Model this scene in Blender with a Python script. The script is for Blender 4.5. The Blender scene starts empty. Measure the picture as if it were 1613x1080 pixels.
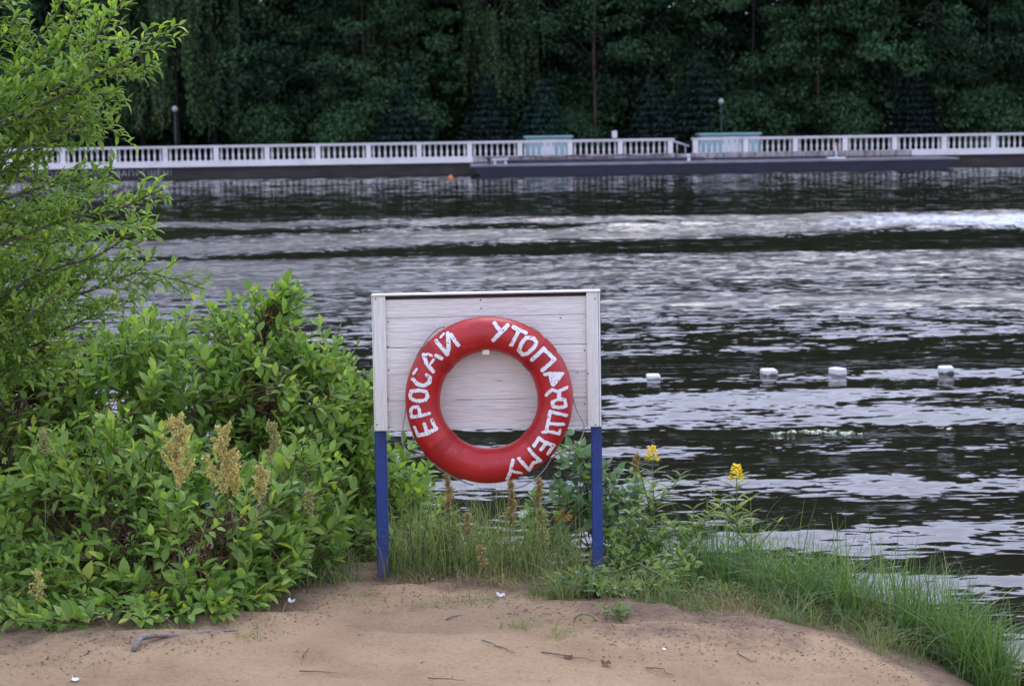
import bpy, math, random
import numpy as np
from mathutils import Matrix, Vector

# ------------------------------------------------------------------ camera, sky, sun, exposure
SC = bpy.context.scene
COL = SC.collection
F = 3360.0                                   # focal length in pixels of the 1613 px wide photograph
CAM_H = 2.4
PITCH = math.atan((540 - 196) / F)
ROLL = -0.0153
cam = bpy.data.cameras.new('camera')
cam.sensor_width = 36.0
cam.lens = F / 1613 * 36.0
cam.clip_start = 0.1
cam.clip_end = 3000
cam.dof.use_dof = True
cam.dof.focus_distance = 9.5
cam.dof.aperture_fstop = 6.2
cam_o = bpy.data.objects.new('camera', cam)
COL.objects.link(cam_o)
CAM_M = Matrix.Translation((0, 0, CAM_H)) @ Matrix.Rotation(math.pi / 2 - PITCH, 4, 'X') @ Matrix.Rotation(ROLL, 4, 'Z')
cam_o.matrix_world = CAM_M
SC.camera = cam_o

SUN_EL, SUN_AZ = math.radians(48), math.radians(12)     # azimuth from +Y, clockwise
world = bpy.data.worlds.new('World')
SC.world = world
world.use_nodes = True
wt = world.node_tree
sky = wt.nodes.new('ShaderNodeTexSky')
sky.sky_type = 'NISHITA'
sky.sun_disc = False
sky.sun_elevation = SUN_EL
sky.sun_rotation = SUN_AZ
sky.air_density = 1.0
sky.dust_density = 4.0
sky.ozone_density = 1.0
hsv = wt.nodes.new('ShaderNodeHueSaturation')
hsv.inputs['Saturation'].default_value = 0.30
tint = wt.nodes.new('ShaderNodeMix')
tint.data_type = 'RGBA'
tint.blend_type = 'MULTIPLY'
tint.inputs['Factor'].default_value = 1.0
tint.inputs['B'].default_value = (0.95, 0.97, 1.20, 1)
bg = wt.nodes['Background']
wt.links.new(sky.outputs[0], hsv.inputs['Color'])
wt.links.new(hsv.outputs[0], tint.inputs['A'])
cloud = wt.nodes.new('ShaderNodeMix')            # an even overcast veil over the clear sky
cloud.data_type = 'RGBA'
cloud.inputs['Factor'].default_value = 0.74
cloud.inputs['B'].default_value = (5.4, 6.0, 8.6, 1)
wt.links.new(tint.outputs['Result'], cloud.inputs['A'])
wt.links.new(cloud.outputs['Result'], bg.inputs['Color'])
bg.inputs['Strength'].default_value = 0.15

sun = bpy.data.lights.new('sun', 'SUN')
sun.energy = 0.6
sun.angle = math.radians(25)
sun.color = (1.0, 0.95, 0.9)
sun_o = bpy.data.objects.new('sun', sun)
COL.objects.link(sun_o)
sd = Vector((math.sin(SUN_AZ) * math.cos(SUN_EL), math.cos(SUN_AZ) * math.cos(SUN_EL), math.sin(SUN_EL)))
sun_o.rotation_euler = sd.to_track_quat('Z', 'Y').to_euler()

SC.view_settings.view_transform = 'Standard'
SC.view_settings.look = 'None'
SC.view_settings.gamma = 1.0
SC.view_settings.use_curve_mapping = False
SC.view_settings.exposure = 0.86
SC.render.engine = 'CYCLES'
SC.cycles.max_bounces = 6
SC.cycles.diffuse_bounces = 3
SC.cycles.transmission_bounces = 3
SC.cycles.use_denoising = True

# ------------------------------------------------------------------ helpers
RNG = np.random.default_rng(7)
_R3 = np.array(CAM_M.to_3x3())


def ray(u, v):
    d = _R3 @ np.array([(u - 806.5) / F, -(v - 540) / F, -1.0])
    return d / d[1]


def at(u, v, Y):
    """the point of the place that stands at depth Y behind photograph pixel (u, v)"""
    return np.array([0, 0, CAM_H]) + ray(u, v) * Y


def at_z(u, v, z):
    d = ray(u, v)
    return np.array([0, 0, CAM_H]) + d * ((z - CAM_H) / d[2])


def nrm(a):
    a = np.asarray(a, float)
    return a / np.maximum(np.linalg.norm(a, axis=-1, keepdims=True), 1e-9)


class Geo:
    def __init__(self):
        self.v, self.t, self.q, self.n = [], [], [], 0
        self.flat = False

    def add(self, V, T=None, Q=None):
        V = np.asarray(V, float).reshape(-1, 3)
        if T is not None and len(T):
            self.t.append(np.asarray(T, np.int64) + self.n)
        if Q is not None and len(Q):
            self.q.append(np.asarray(Q, np.int64) + self.n)
        self.v.append(V)
        self.n += len(V)
        return self

    def mesh(self, name, mat=None, smooth=False, off=(0, 0, 0)):
        V = np.concatenate(self.v) - np.asarray(off, float)
        T = np.concatenate(self.t) if self.t else np.zeros((0, 3), np.int64)
        Q = np.concatenate(self.q) if self.q else np.zeros((0, 4), np.int64)
        me = bpy.data.meshes.new(name)
        me.vertices.add(len(V))
        me.vertices.foreach_set('co', V.ravel().astype(np.float32))
        nl = T.size + Q.size
        me.loops.add(nl)
        me.loops.foreach_set('vertex_index', np.concatenate([T.ravel(), Q.ravel()]).astype(np.int32))
        npoly = len(T) + len(Q)
        me.polygons.add(npoly)
        ls = np.concatenate([np.arange(len(T)) * 3, T.size + np.arange(len(Q)) * 4]).astype(np.int32)
        me.polygons.foreach_set('loop_start', ls)
        me.polygons.foreach_set('loop_total', np.concatenate([np.full(len(T), 3), np.full(len(Q), 4)]).astype(np.int32))
        me.polygons.foreach_set('use_smooth', np.full(npoly, bool(smooth or not self.flat)))
        me.update(calc_edges=True)
        me.validate()
        if mat is not None:
            me.materials.append(mat)
        return me

    # --- shapes
    def box(self, x0, x1, y0, y1, z0, z1, fn=None, bev=0.0):
        self.flat = True
        if bev <= 0:
            P = np.array([(x, y, z) for x in (x0, x1) for y in (y0, y1) for z in (z0, z1)], float)
            Q = [(0, 1, 3, 2), (4, 6, 7, 5), (0, 4, 5, 1), (2, 3, 7, 6), (0, 2, 6, 4), (1, 5, 7, 3)]
            T = []
        else:
            b = bev
            P, idx = [], {}
            for i, x in enumerate((x0, x1)):
                for j, y in enumerate((y0, y1)):
                    for k, z in enumerate((z0, z1)):
                        sx, sy, sz = (1, -1)[i] * b, (1, -1)[j] * b, (1, -1)[k] * b
                        for a, p in enumerate(((x, y + sy, z + sz), (x + sx, y, z + sz), (x + sx, y + sy, z))):
                            idx[i, j, k, a] = len(P)
                            P.append(p)
            P = np.array(P, float)
            Q, T = [], []
            for s in (0, 1):
                Q.append([idx[s, 0, 0, 0], idx[s, 1, 0, 0], idx[s, 1, 1, 0], idx[s, 0, 1, 0]])
                Q.append([idx[0, s, 0, 1], idx[1, s, 0, 1], idx[1, s, 1, 1], idx[0, s, 1, 1]])
                Q.append([idx[0, 0, s, 2], idx[1, 0, s, 2], idx[1, 1, s, 2], idx[0, 1, s, 2]])
                for r in (0, 1):
                    Q.append([idx[0, s, r, 1], idx[1, s, r, 1], idx[1, s, r, 2], idx[0, s, r, 2]])
                    Q.append([idx[s, 0, r, 0], idx[s, 1, r, 0], idx[s, 1, r, 2], idx[s, 0, r, 2]])
                    Q.append([idx[s, r, 0, 0], idx[s, r, 1, 0], idx[s, r, 1, 1], idx[s, r, 0, 1]])
            for i in (0, 1):
                for j in (0, 1):
                    for k in (0, 1):
                        T.append([idx[i, j, k, 0], idx[i, j, k, 1], idx[i, j, k, 2]])
            c = P.mean(0)

            def fix(f):
                p = P[f]
                n = np.cross(p[1] - p[0], p[2] - p[0])
                return f if np.dot(n, p.mean(0) - c) > 0 else f[::-1]
            Q, T = [fix(q) for q in Q], [fix(t) for t in T]
        if fn is not None:
            P = np.array([fn(*p) for p in P])
        return self.add(P, T, Q)

    def tube(self, pts, rad, n=6, cap=True):
        pts = np.asarray(pts, float)
        m = len(pts)
        rad = np.broadcast_to(np.asarray(rad, float), (m,)) if np.ndim(rad) == 0 else np.asarray(rad, float)
        tan = nrm(np.gradient(pts, axis=0))
        ref = np.array([0.0, 0, 1]) if abs(tan[0][2]) < 0.9 else np.array([1.0, 0, 0])
        a = nrm(ref - tan * (tan @ ref)[:, None])
        for i in range(1, m):
            w = a[i - 1] - tan[i] * np.dot(a[i - 1], tan[i])
            a[i] = w / max(np.linalg.norm(w), 1e-9)
        b = np.cross(tan, a)
        ang = np.arange(n) * 2 * math.pi / n
        V = pts[:, None, :] + rad[:, None, None] * (np.cos(ang)[None, :, None] * a[:, None, :] + np.sin(ang)[None, :, None] * b[:, None, :])
        i, k = np.meshgrid(np.arange(m - 1), np.arange(n), indexing='ij')
        k2 = (k + 1) % n
        Q = np.stack([i * n + k, i * n + k2, (i + 1) * n + k2, (i + 1) * n + k], -1).reshape(-1, 4)
        T = []
        if cap:
            T = [(0, j + 1, j) for j in range(1, n - 1)] + [((m - 1) * n, (m - 1) * n + j, (m - 1) * n + j + 1) for j in range(1, n - 1)]
        return self.add(V.reshape(-1, 3), T, Q)

    def lathe(self, prof, n=8, c=(0, 0, 0)):
        prof = np.asarray(prof, float)
        m = len(prof)
        ang = np.arange(n) * 2 * math.pi / n
        V = np.stack([prof[:, 0, None] * np.cos(ang), prof[:, 0, None] * np.sin(ang), np.repeat(prof[:, 1, None], n, 1)], -1).reshape(-1, 3) + np.asarray(c)
        i, k = np.meshgrid(np.arange(m - 1), np.arange(n), indexing='ij')
        k2 = (k + 1) % n
        Q = np.stack([i * n + k, i * n + k2, (i + 1) * n + k2, (i + 1) * n + k], -1).reshape(-1, 4)
        T = [(0, j + 1, j) for j in range(1, n - 1)] + [((m - 1) * n, (m - 1) * n + j, (m - 1) * n + j + 1) for j in range(1, n - 1)]
        return self.add(V, T, Q)

    def inst(self, tpl, R, s, P):
        V0, T0 = tpl
        s = np.asarray(s, float)
        s3 = s[:, None] * np.ones(3) if s.ndim == 1 else s
        V = np.einsum('nij,nkj->nki', R, V0[None] * s3[:, None, :]) + np.asarray(P)[:, None, :]
        T = (T0[None] + (np.arange(len(P)) * len(V0))[:, None, None]).reshape(-1, 3)
        return self.add(V.reshape(-1, 3), T)


def leaf_tpl(xs, hw, fold=0.12, droop=0.15, arch=0.0):
    n = len(xs)
    xs, hw = np.array(xs, float), np.array(hw, float)
    z = -droop * xs ** 2 + arch * np.sin(math.pi * xs)
    V = [(xs[i], 0, z[i]) for i in range(n)]
    L, Rr = {}, {}
    for i in range(n):
        if hw[i] > 0:
            L[i] = len(V)
            V.append((xs[i], hw[i], z[i] + fold * hw[i] * 2))
            Rr[i] = len(V)
            V.append((xs[i], -hw[i], z[i] + fold * hw[i] * 2))
    T = []
    for i in range(n - 1):
        j = i + 1
        if i in L and j in L:
            T += [(i, j, L[j]), (i, L[j], L[i]), (i, Rr[j], j), (i, Rr[i], Rr[j])]
        elif j in L:
            T += [(i, j, L[j]), (i, Rr[j], j)]
        else:
            T += [(i, j, L[i]), (i, Rr[i], j)]
    return np.array(V, float), np.array(T, np.int64)


LEAF_OVATE = leaf_tpl([0, .22, .5, .78, 1], [0, .19, .25, .15, 0], .16, .22)
LEAF_OVATE_B = leaf_tpl([0, .25, .55, .8, 1], [0, .16, .22, .13, 0], .28, -.10, .05)
LEAF_OVATE_C = leaf_tpl([0, .22, .5, .78, 1], [0, .21, .27, .16, 0], .08, .42)
LEAF_NARROW = leaf_tpl([0, .25, .55, .82, 1], [0, .16, .19, .12, 0], .2, .5, .06)
LEAF_LANCE = leaf_tpl([0, .2, .5, .8, 1], [0, .10, .13, .07, 0], .2, .35)
LEAF_HEART = leaf_tpl([0, .06, .3, .65, 1], [0, .34, .42, .24, 0], .10, .25)
LEAF_FAR = leaf_tpl([0, .5, 1], [0, .3, 0], .2, .2)
LEAF_SPRIG = leaf_tpl([0, .45, 1], [0, .16, 0], .3, .25)


def frames(d, up):
    d = nrm(d)
    s = np.cross(up, d)
    s = nrm(s + 1e-6)
    n = np.cross(d, s)
    return np.stack([d, s, n], -1)


# ------------------------------------------------------------------ materials
def new_mat(name):
    m = bpy.data.materials.new(name)
    m.use_nodes = True
    nt = m.node_tree
    nt.nodes.clear()
    out = nt.nodes.new('ShaderNodeOutputMaterial')
    return m, nt, out


def N(nt, kind, **kw):
    n = nt.nodes.new(kind)
    for k, v in kw.items():
        setattr(n, k, v)
    return n


def ramp(nt, src, stops):
    r = N(nt, 'ShaderNodeValToRGB')
    cr = r.color_ramp
    while len(cr.elements) < len(stops):
        cr.elements.new(0.5)
    for e, (p, c) in zip(cr.elements, stops):
        e.position = p
        e.color = (*c, 1) if len(c) == 3 else c
    if src is not None:
        nt.links.new(src, r.inputs[0])
    return r.outputs[0]


def noise(nt, scale, detail=4, rough=.55, vec=None, stretch=None, dist=0.0):
    n = N(nt, 'ShaderNodeTexNoise')
    n.inputs['Scale'].default_value = scale
    n.inputs['Detail'].default_value = detail
    n.inputs['Roughness'].default_value = rough
    n.inputs['Distortion'].default_value = dist
    if stretch is not None:
        tc = N(nt, 'ShaderNodeTexCoord')
        mp = N(nt, 'ShaderNodeMapping')
        mp.inputs['Scale'].default_value = stretch
        nt.links.new(tc.outputs['Object'], mp.inputs[0])
        vec = mp.outputs[0]
    elif vec is None:
        tc = N(nt, 'ShaderNodeTexCoord')
        vec = tc.outputs['Object']
    nt.links.new(vec, n.inputs['Vector'])
    return n.outputs['Fac']


def leaf_mat(name, dark, light, transl=.35, rough=.45, spec=.4, by_object=False, tree_var=False):
    m, nt, out = new_mat(name)
    g = N(nt, 'ShaderNodeNewGeometry')
    src = g.outputs['Random Per Island']
    if by_object:
        oi = N(nt, 'ShaderNodeObjectInfo')
        ad = N(nt, 'ShaderNodeMath', operation='ADD')
        nt.links.new(src, ad.inputs[0])
        nt.links.new(oi.outputs['Random'], ad.inputs[1])
        fr = N(nt, 'ShaderNodeMath', operation='FRACT')
        nt.links.new(ad.outputs[0], fr.inputs[0])
        src = fr.outputs[0]
    dk, lt = np.array(dark), np.array(light)
    c = ramp(nt, src, [(0, tuple(dk)), (.45, tuple(dk * .55 + lt * .45)), (.9, tuple(lt)), (1, tuple(lt * np.array([1.5, 1.12, .85])))])
    if tree_var:
        oi = N(nt, 'ShaderNodeObjectInfo')
        tv = ramp(nt, oi.outputs['Random'], [(0, (.62, .66, .72)), (.35, (.95, .92, .8)), (.7, (1.15, 1.05, .95)), (1, (1.45, 1.45, 1.2))])
        mv = N(nt, 'ShaderNodeMix', data_type='RGBA', blend_type='MULTIPLY')
        mv.inputs['Factor'].default_value = 1
        nt.links.new(c, mv.inputs['A'])
        nt.links.new(tv, mv.inputs['B'])
        c = mv.outputs['Result']
    p = N(nt, 'ShaderNodeBsdfPrincipled')
    p.inputs['Roughness'].default_value = rough
    p.inputs['Specular IOR Level'].default_value = spec
    nt.links.new(c, p.inputs['Base Color'])
    t = N(nt, 'ShaderNodeBsdfTranslucent')
    mul = N(nt, 'ShaderNodeMix', data_type='RGBA', blend_type='MULTIPLY')
    mul.inputs['Factor'].default_value = 1
    nt.links.new(c, mul.inputs['A'])
    mul.inputs['B'].default_value = (1.5, 1.6, .7, 1)
    nt.links.new(mul.outputs['Result'], t.inputs['Color'])
    mx = N(nt, 'ShaderNodeMixShader')
    mx.inputs[0].default_value = transl
    nt.links.new(p.outputs[0], mx.inputs[1])
    nt.links.new(t.outputs[0], mx.inputs[2])
    nt.links.new(mx.outputs[0], out.inputs[0])
    return m


def surf_mat(name, stops, scale=8, detail=5, rough=.7, bump=0.0, bscale=30, stretch=None, spec=.4, bstretch=None, metallic=0):
    m, nt, out = new_mat(name)
    p = N(nt, 'ShaderNodeBsdfPrincipled')
    p.inputs['Roughness'].default_value = rough
    p.inputs['Specular IOR Level'].default_value = spec
    p.inputs['Metallic'].default_value = metallic
    f = noise(nt, scale, detail, stretch=stretch)
    nt.links.new(ramp(nt, f, stops), p.inputs['Base Color'])
    if bump:
        b = N(nt, 'ShaderNodeBump')
        b.inputs['Strength'].default_value = 1.0
        b.inputs['Distance'].default_value = bump
        nt.links.new(noise(nt, bscale, 5, stretch=bstretch), b.inputs['Height'])
        nt.links.new(b.outputs[0], p.inputs['Normal'])
    nt.links.new(p.outputs[0], out.inputs[0])
    return m


M = {}
M['dogwood'] = leaf_mat('dogwood_leaf', (.11, .205, .040), (.28, .41, .095), .42, .5, .25, True)
M['plum'] = leaf_mat('plum_leaf', (.12, .215, .04), (.27, .40, .085), .45, .45, .35, True)
M['poplar'] = leaf_mat('poplar_leaf', (.07, .15, .07), (.19, .30, .12), .38, .4, .4, True)
M['herb'] = leaf_mat('herb_leaf', (.11, .18, .045), (.27, .35, .09), .4, .5, .3, True)
M['bramble'] = leaf_mat('bramble_leaf', (.08, .15, .035), (.21, .30, .07), .35, .5, .3, True)
M['sedge'] = leaf_mat('sedge_blade', (.05, .115, .03), (.155, .245, .065), .3, .5, .3)
M['dry_grass'] = leaf_mat('dry_blade', (.17, .155, .065), (.36, .30, .17), .3, .7, .2)
M['olive_grass'] = leaf_mat('olive_blade', (.10, .165, .05), (.27, .32, .12), .3, .6, .2)
M['turf'] = leaf_mat('turf_blade', (.075, .12, .045), (.19, .235, .095), .3, .6, .2)
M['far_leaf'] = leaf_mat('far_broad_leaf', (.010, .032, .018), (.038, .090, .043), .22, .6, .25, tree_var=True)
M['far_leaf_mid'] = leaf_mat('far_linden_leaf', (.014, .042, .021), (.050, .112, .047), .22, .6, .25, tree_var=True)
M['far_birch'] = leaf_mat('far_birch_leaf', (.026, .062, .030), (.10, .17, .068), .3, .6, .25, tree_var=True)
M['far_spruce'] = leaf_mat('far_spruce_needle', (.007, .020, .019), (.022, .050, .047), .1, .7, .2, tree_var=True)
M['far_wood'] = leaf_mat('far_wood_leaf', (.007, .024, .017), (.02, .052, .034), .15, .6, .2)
M['sorrel'] = leaf_mat('sorrel_seed', (.40, .35, .13), (.64, .56, .24), .2, .8, .1)
M['sorrel_brown'] = leaf_mat('sorrel_seed_brown', (.26, .19, .085), (.50, .39, .20), .2, .8, .1)
M['sorrel_green'] = leaf_mat('sorrel_seed_green', (.22, .23, .09), (.42, .41, .18), .2, .8, .1)
M['yellow_petal'] = leaf_mat('yellow_petal', (.75, .55, .012), (.85, .70, .03), .25, .5, .2)
M['dead_leaf'] = leaf_mat('dead_leaf', (.06, .035, .02), (.16, .09, .045), .1, .8, .2)
M['orange_leaf'] = leaf_mat('orange_leaf', (.45, .17, .02), (.6, .30, .03), .2, .6, .2)
M['litter'] = leaf_mat('plant_litter', (.05, .033, .02), (.22, .15, .085), .1, .9, .1)
M['red_stem'] = surf_mat('red_stem', [(.3, (.07, .032, .022)), (.7, (.13, .065, .038))], 20)
M['grey_twig'] = surf_mat('grey_twig', [(.3, (.05, .04, .03)), (.7, (.13, .11, .085))], 20)
M['green_stem'] = surf_mat('green_stem', [(.3, (.07, .11, .03)), (.7, (.15, .19, .06))], 20)
M['dark_stem'] = surf_mat('dark_green_stem', [(.3, (.02, .045, .015)), (.7, (.05, .085, .03))], 20)
M['straw_stem'] = surf_mat('straw_stem', [(.3, (.18, .15, .07)), (.7, (.32, .27, .13))], 20)
M['bark'] = surf_mat('far_bark', [(.3, (.007, .006, .005)), (.7, (.018, .015, .012))], 4)
M['red_bark'] = surf_mat('far_red_bark', [(.3, (.045, .026, .019)), (.7, (.09, .05, .036))], 4)
M['dead_bark'] = surf_mat('far_dead_bark', [(.3, (.06, .052, .048)), (.7, (.10, .088, .08))], 4)
M['driftwood'] = surf_mat('driftwood', [(.3, (.10, .085, .07)), (.7, (.27, .23, .19))], 14, stretch=(1, 6, 6), bump=.002)
M['paper'] = surf_mat('paper', [(.3, (.62, .62, .62)), (.7, (.8, .8, .8))], 30)

# painted boards of the rescue board: white oil paint, crackled along the grain, worn to grey wood in spots
def white_board(name, grain_axis):
    m, nt, out = new_mat(name)
    st = (3, 30, 40) if grain_axis == 'x' else (40, 30, 3)
    p = N(nt, 'ShaderNodeBsdfPrincipled')
    p.inputs['Roughness'].default_value = .55
    f1 = noise(nt, 1.0, 6, .65, stretch=tuple(s * 1.2 for s in st), dist=.3)
    f2 = noise(nt, 5.0, 3)
    oi = N(nt, 'ShaderNodeObjectInfo')
    tone = ramp(nt, f2, [(.25, (.77, .735, .66)), (.75, (.82, .785, .71))])
    wear = ramp(nt, f1, [(.0, (1, 1, 1)), (.275, (1, 1, 1)), (.30, (0, 0, 0)), (1, (0, 0, 0))])
    mx = N(nt, 'ShaderNodeMix', data_type='RGBA')
    nt.links.new(wear, mx.inputs['Factor'])
    nt.links.new(tone, mx.inputs['A'])
    mx.inputs['B'].default_value = (.24, .19, .16, 1)
    hs = N(nt, 'ShaderNodeHueSaturation')
    mr = N(nt, 'ShaderNodeMapRange')
    mr.inputs['To Min'].default_value = .93
    mr.inputs['To Max'].default_value = 1.05
    nt.links.new(oi.outputs['Random'], mr.inputs[0])
    nt.links.new(mr.outputs[0], hs.inputs['Value'])
    nt.links.new(mx.outputs['Result'], hs.inputs['Color'])
    nt.links.new(hs.outputs[0], p.inputs['Base Color'])
    b = N(nt, 'ShaderNodeBump')
    b.inputs['Distance'].default_value = .0028
    b.inputs['Strength'].default_value = .9
    f3 = noise(nt, 1.0, 5, .6, stretch=tuple(s * 2.6 for s in st), dist=.8)
    sh = ramp(nt, f3, [(.3, (0, 0, 0)), (.5, (.7, .7, .7)), (.56, (1, 1, 1)), (.75, (.8, .8, .8))])
    nt.links.new(sh, b.inputs['Height'])
    nt.links.new(b.outputs[0], p.inputs['Normal'])
    nt.links.new(p.outputs[0], out.inputs[0])
    return m


M['board_x'] = white_board('white_board_paint', 'x')
M['board_z'] = white_board('white_batten_paint', 'z')
M['board_dark'] = surf_mat('bare_dark_wood', [(.3, (.035, .022, .018)), (.7, (.10, .065, .05))], 1, stretch=(8, 40, 40))
M['blue_paint'] = surf_mat('blue_post_paint', [(.22, (.05, .05, .07)), (.27, (.010, .024, .10)), (.75, (.016, .040, .155))], 22, rough=.45, bump=.001, bscale=60)
def post_mat():
    m, nt, out = new_mat('blue_post_paint')
    p = N(nt, 'ShaderNodeBsdfPrincipled')
    p.inputs['Roughness'].default_value = .5
    f = noise(nt, 24, 6, .65)
    base = ramp(nt, f, [(.30, (.10, .09, .10)), (.335, (.012, .032, .15)), (.75, (.018, .052, .235))])
    tc = N(nt, 'ShaderNodeTexCoord')
    sx = N(nt, 'ShaderNodeSeparateXYZ')
    nt.links.new(tc.outputs['Object'], sx.inputs[0])
    ad = N(nt, 'ShaderNodeMath', operation='MULTIPLY_ADD')
    nt.links.new(noise(nt, 18, 5, .65), ad.inputs[0])
    ad.inputs[1].default_value = -.30
    nt.links.new(sx.outputs['Z'], ad.inputs[2])
    mr = N(nt, 'ShaderNodeMapRange')
    mr.inputs['From Min'].default_value = -.12
    mr.inputs['From Max'].default_value = -.02
    mr.inputs['To Min'].default_value = .45
    mr.inputs['To Max'].default_value = 0
    nt.links.new(ad.outputs[0], mr.inputs[0])
    mx = N(nt, 'ShaderNodeMix', data_type='RGBA')
    nt.links.new(mr.outputs[0], mx.inputs['Factor'])
    nt.links.new(base, mx.inputs['A'])
    mx.inputs['B'].default_value = (.15, .11, .08, 1)
    nt.links.new(mx.outputs['Result'], p.inputs['Base Color'])
    b = N(nt, 'ShaderNodeBump')
    b.inputs['Distance'].default_value = .002
    nt.links.new(noise(nt, 50, 4), b.inputs['Height'])
    nt.links.new(b.outputs[0], p.inputs['Normal'])
    nt.links.new(p.outputs[0], out.inputs[0])
    return m


M['blue_paint'] = post_mat()
M['nail'] = surf_mat('nail_rust', [(.3, (.05, .03, .025)), (.7, (.09, .06, .05))], 40)


def ring_mat():
    m, nt, out = new_mat('red_ring_paint')
    p = N(nt, 'ShaderNodeBsdfPrincipled')
    p.inputs['Roughness'].default_value = .42
    p.inputs['Specular IOR Level'].default_value = .5
    f = noise(nt, 9, 5)
    base = ramp(nt, f, [(.3, (.36, .008, .009)), (.7, (.46, .014, .014))])
    f2 = noise(nt, 16, 8, .72, dist=1.2)
    sc = ramp(nt, f2, [(0, (0, 0, 0)), (.57, (0, 0, 0)), (.68, (.45, .45, .45)), (1, (.7, .7, .7))])
    mx = N(nt, 'ShaderNodeMix', data_type='RGBA')
    nt.links.new(sc, mx.inputs['Factor'])
    nt.links.new(base, mx.inputs['A'])
    mx.inputs['B'].default_value = (.50, .10, .09, 1)
    nt.links.new(mx.outputs['Result'], p.inputs['Base Color'])
    b = N(nt, 'ShaderNodeBump')
    b.inputs['Distance'].default_value = .003
    b.inputs['Strength'].default_value = .6
    nt.links.new(noise(nt, 45, 5, .6), b.inputs['Height'])
    nt.links.new(b.outputs[0], p.inputs['Normal'])
    nt.links.new(p.outputs[0], out.inputs[0])
    return m


M['ring'] = ring_mat()
M['ring_strap'] = surf_mat('ring_strap', [(.3, (.28, .008, .009)), (.7, (.40, .014, .014))], 14, rough=.5, bump=.002, bscale=60)
M['letter'] = surf_mat('white_letter_paint', [(.28, (.62, .45, .43)), (.42, (.76, .74, .73)), (.8, (.8, .79, .78))], 55, rough=.5, bump=.001, bscale=120)
M['rope'] = surf_mat('old_rope', [(.3, (.22, .17, .14)), (.7, (.42, .36, .31))], 60)
M['stone_white'] = surf_mat('white_balustrade_paint', [(.25, (.58, .55, .53)), (.45, (.74, .70, .67)), (.75, (.81, .77, .74))], 1.2)
M['stained_stone'] = surf_mat('stained_stone', [(.28, (.17, .10, .085)), (.5, (.34, .29, .27)), (.75, (.46, .43, .42))], 2.2, stretch=(1.6, 1.6, .7), bump=.02, bscale=6)
M['wall'] = surf_mat('wet_embankment_concrete', [(.25, (.022, .017, .016)), (.6, (.042, .033, .030)), (.85, (.075, .058, .05))], .9, stretch=(1, 1, 2.5), bump=.02, bscale=3)
M['wall_paint'] = surf_mat('faded_wall_lettering', [(.3, (.12, .10, .10)), (.7, (.48, .46, .47))], 2)
M['hull'] = surf_mat('navy_hull_paint', [(.3, (.008, .009, .020)), (.7, (.016, .018, .036))], .8, rough=.45)
M['deck'] = surf_mat('worn_deck', [(.3, (.17, .15, .16)), (.7, (.30, .27, .28))], 1.5)
M['coaming'] = surf_mat('dark_coaming', [(.3, (.02, .022, .04)), (.7, (.045, .05, .08))], 1)
M['teal'] = surf_mat('teal_panel', [(.3, (.26, .42, .44)), (.7, (.36, .50, .52))], .8, rough=.3)
M['teal_roof'] = surf_mat('teal_roof', [(.3, (.18, .34, .34)), (.7, (.26, .42, .42))], .8, rough=.4)
M['white_metal'] = surf_mat('white_metal', [(.3, (.6, .6, .62)), (.7, (.72, .72, .74))], 3)
M['grey_metal'] = surf_mat('grey_metal', [(.3, (.03, .035, .035)), (.7, (.06, .065, .065))], 3)
M['globe'] = surf_mat('lamp_globe', [(.3, (.30, .32, .30)), (.7, (.36, .38, .35))], 3, rough=.3)
M['orange'] = surf_mat('orange_float', [(.3, (.65, .16, .03)), (.7, (.8, .22, .04))], 5)
M['far_ground'] = surf_mat('far_bank_ground', [(.3, (.018, .028, .014)), (.7, (.045, .055, .028))], .5)
M['weed'] = leaf_mat('pond_weed', (.16, .22, .13), (.34, .40, .28), .1, .4, .4)
M['pale_bar'] = surf_mat('pale_handrail', [(.3, (.45, .42, .41)), (.7, (.6, .57, .56))], 3)


def float_mat(name, zc):
    """white plastic float, slimy brown below its usual water line (zc, object space)"""
    m, nt, out = new_mat(name)
    p = N(nt, 'ShaderNodeBsdfPrincipled')
    p.inputs['Roughness'].default_value = .4
    tc = N(nt, 'ShaderNodeTexCoord')
    sx = N(nt, 'ShaderNodeSeparateXYZ')
    nt.links.new(tc.outputs['Object'], sx.inputs[0])
    ad = N(nt, 'ShaderNodeMath', operation='MULTIPLY_ADD')
    nt.links.new(noise(nt, 14, 3), ad.inputs[0])
    ad.inputs[1].default_value = -.08
    nt.links.new(sx.outputs['Z'], ad.inputs[2])
    mr = N(nt, 'ShaderNodeMapRange')
    mr.inputs['From Min'].default_value = zc - .045
    mr.inputs['From Max'].default_value = zc - .02
    nt.links.new(ad.outputs[0], mr.inputs[0])
    nt.links.new(ramp(nt, mr.outputs[0], [(0, (.10, .055, .03)), (1, (.68, .67, .64))]), p.inputs['Base Color'])
    nt.links.new(p.outputs[0], out.inputs[0])
    return m


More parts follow.
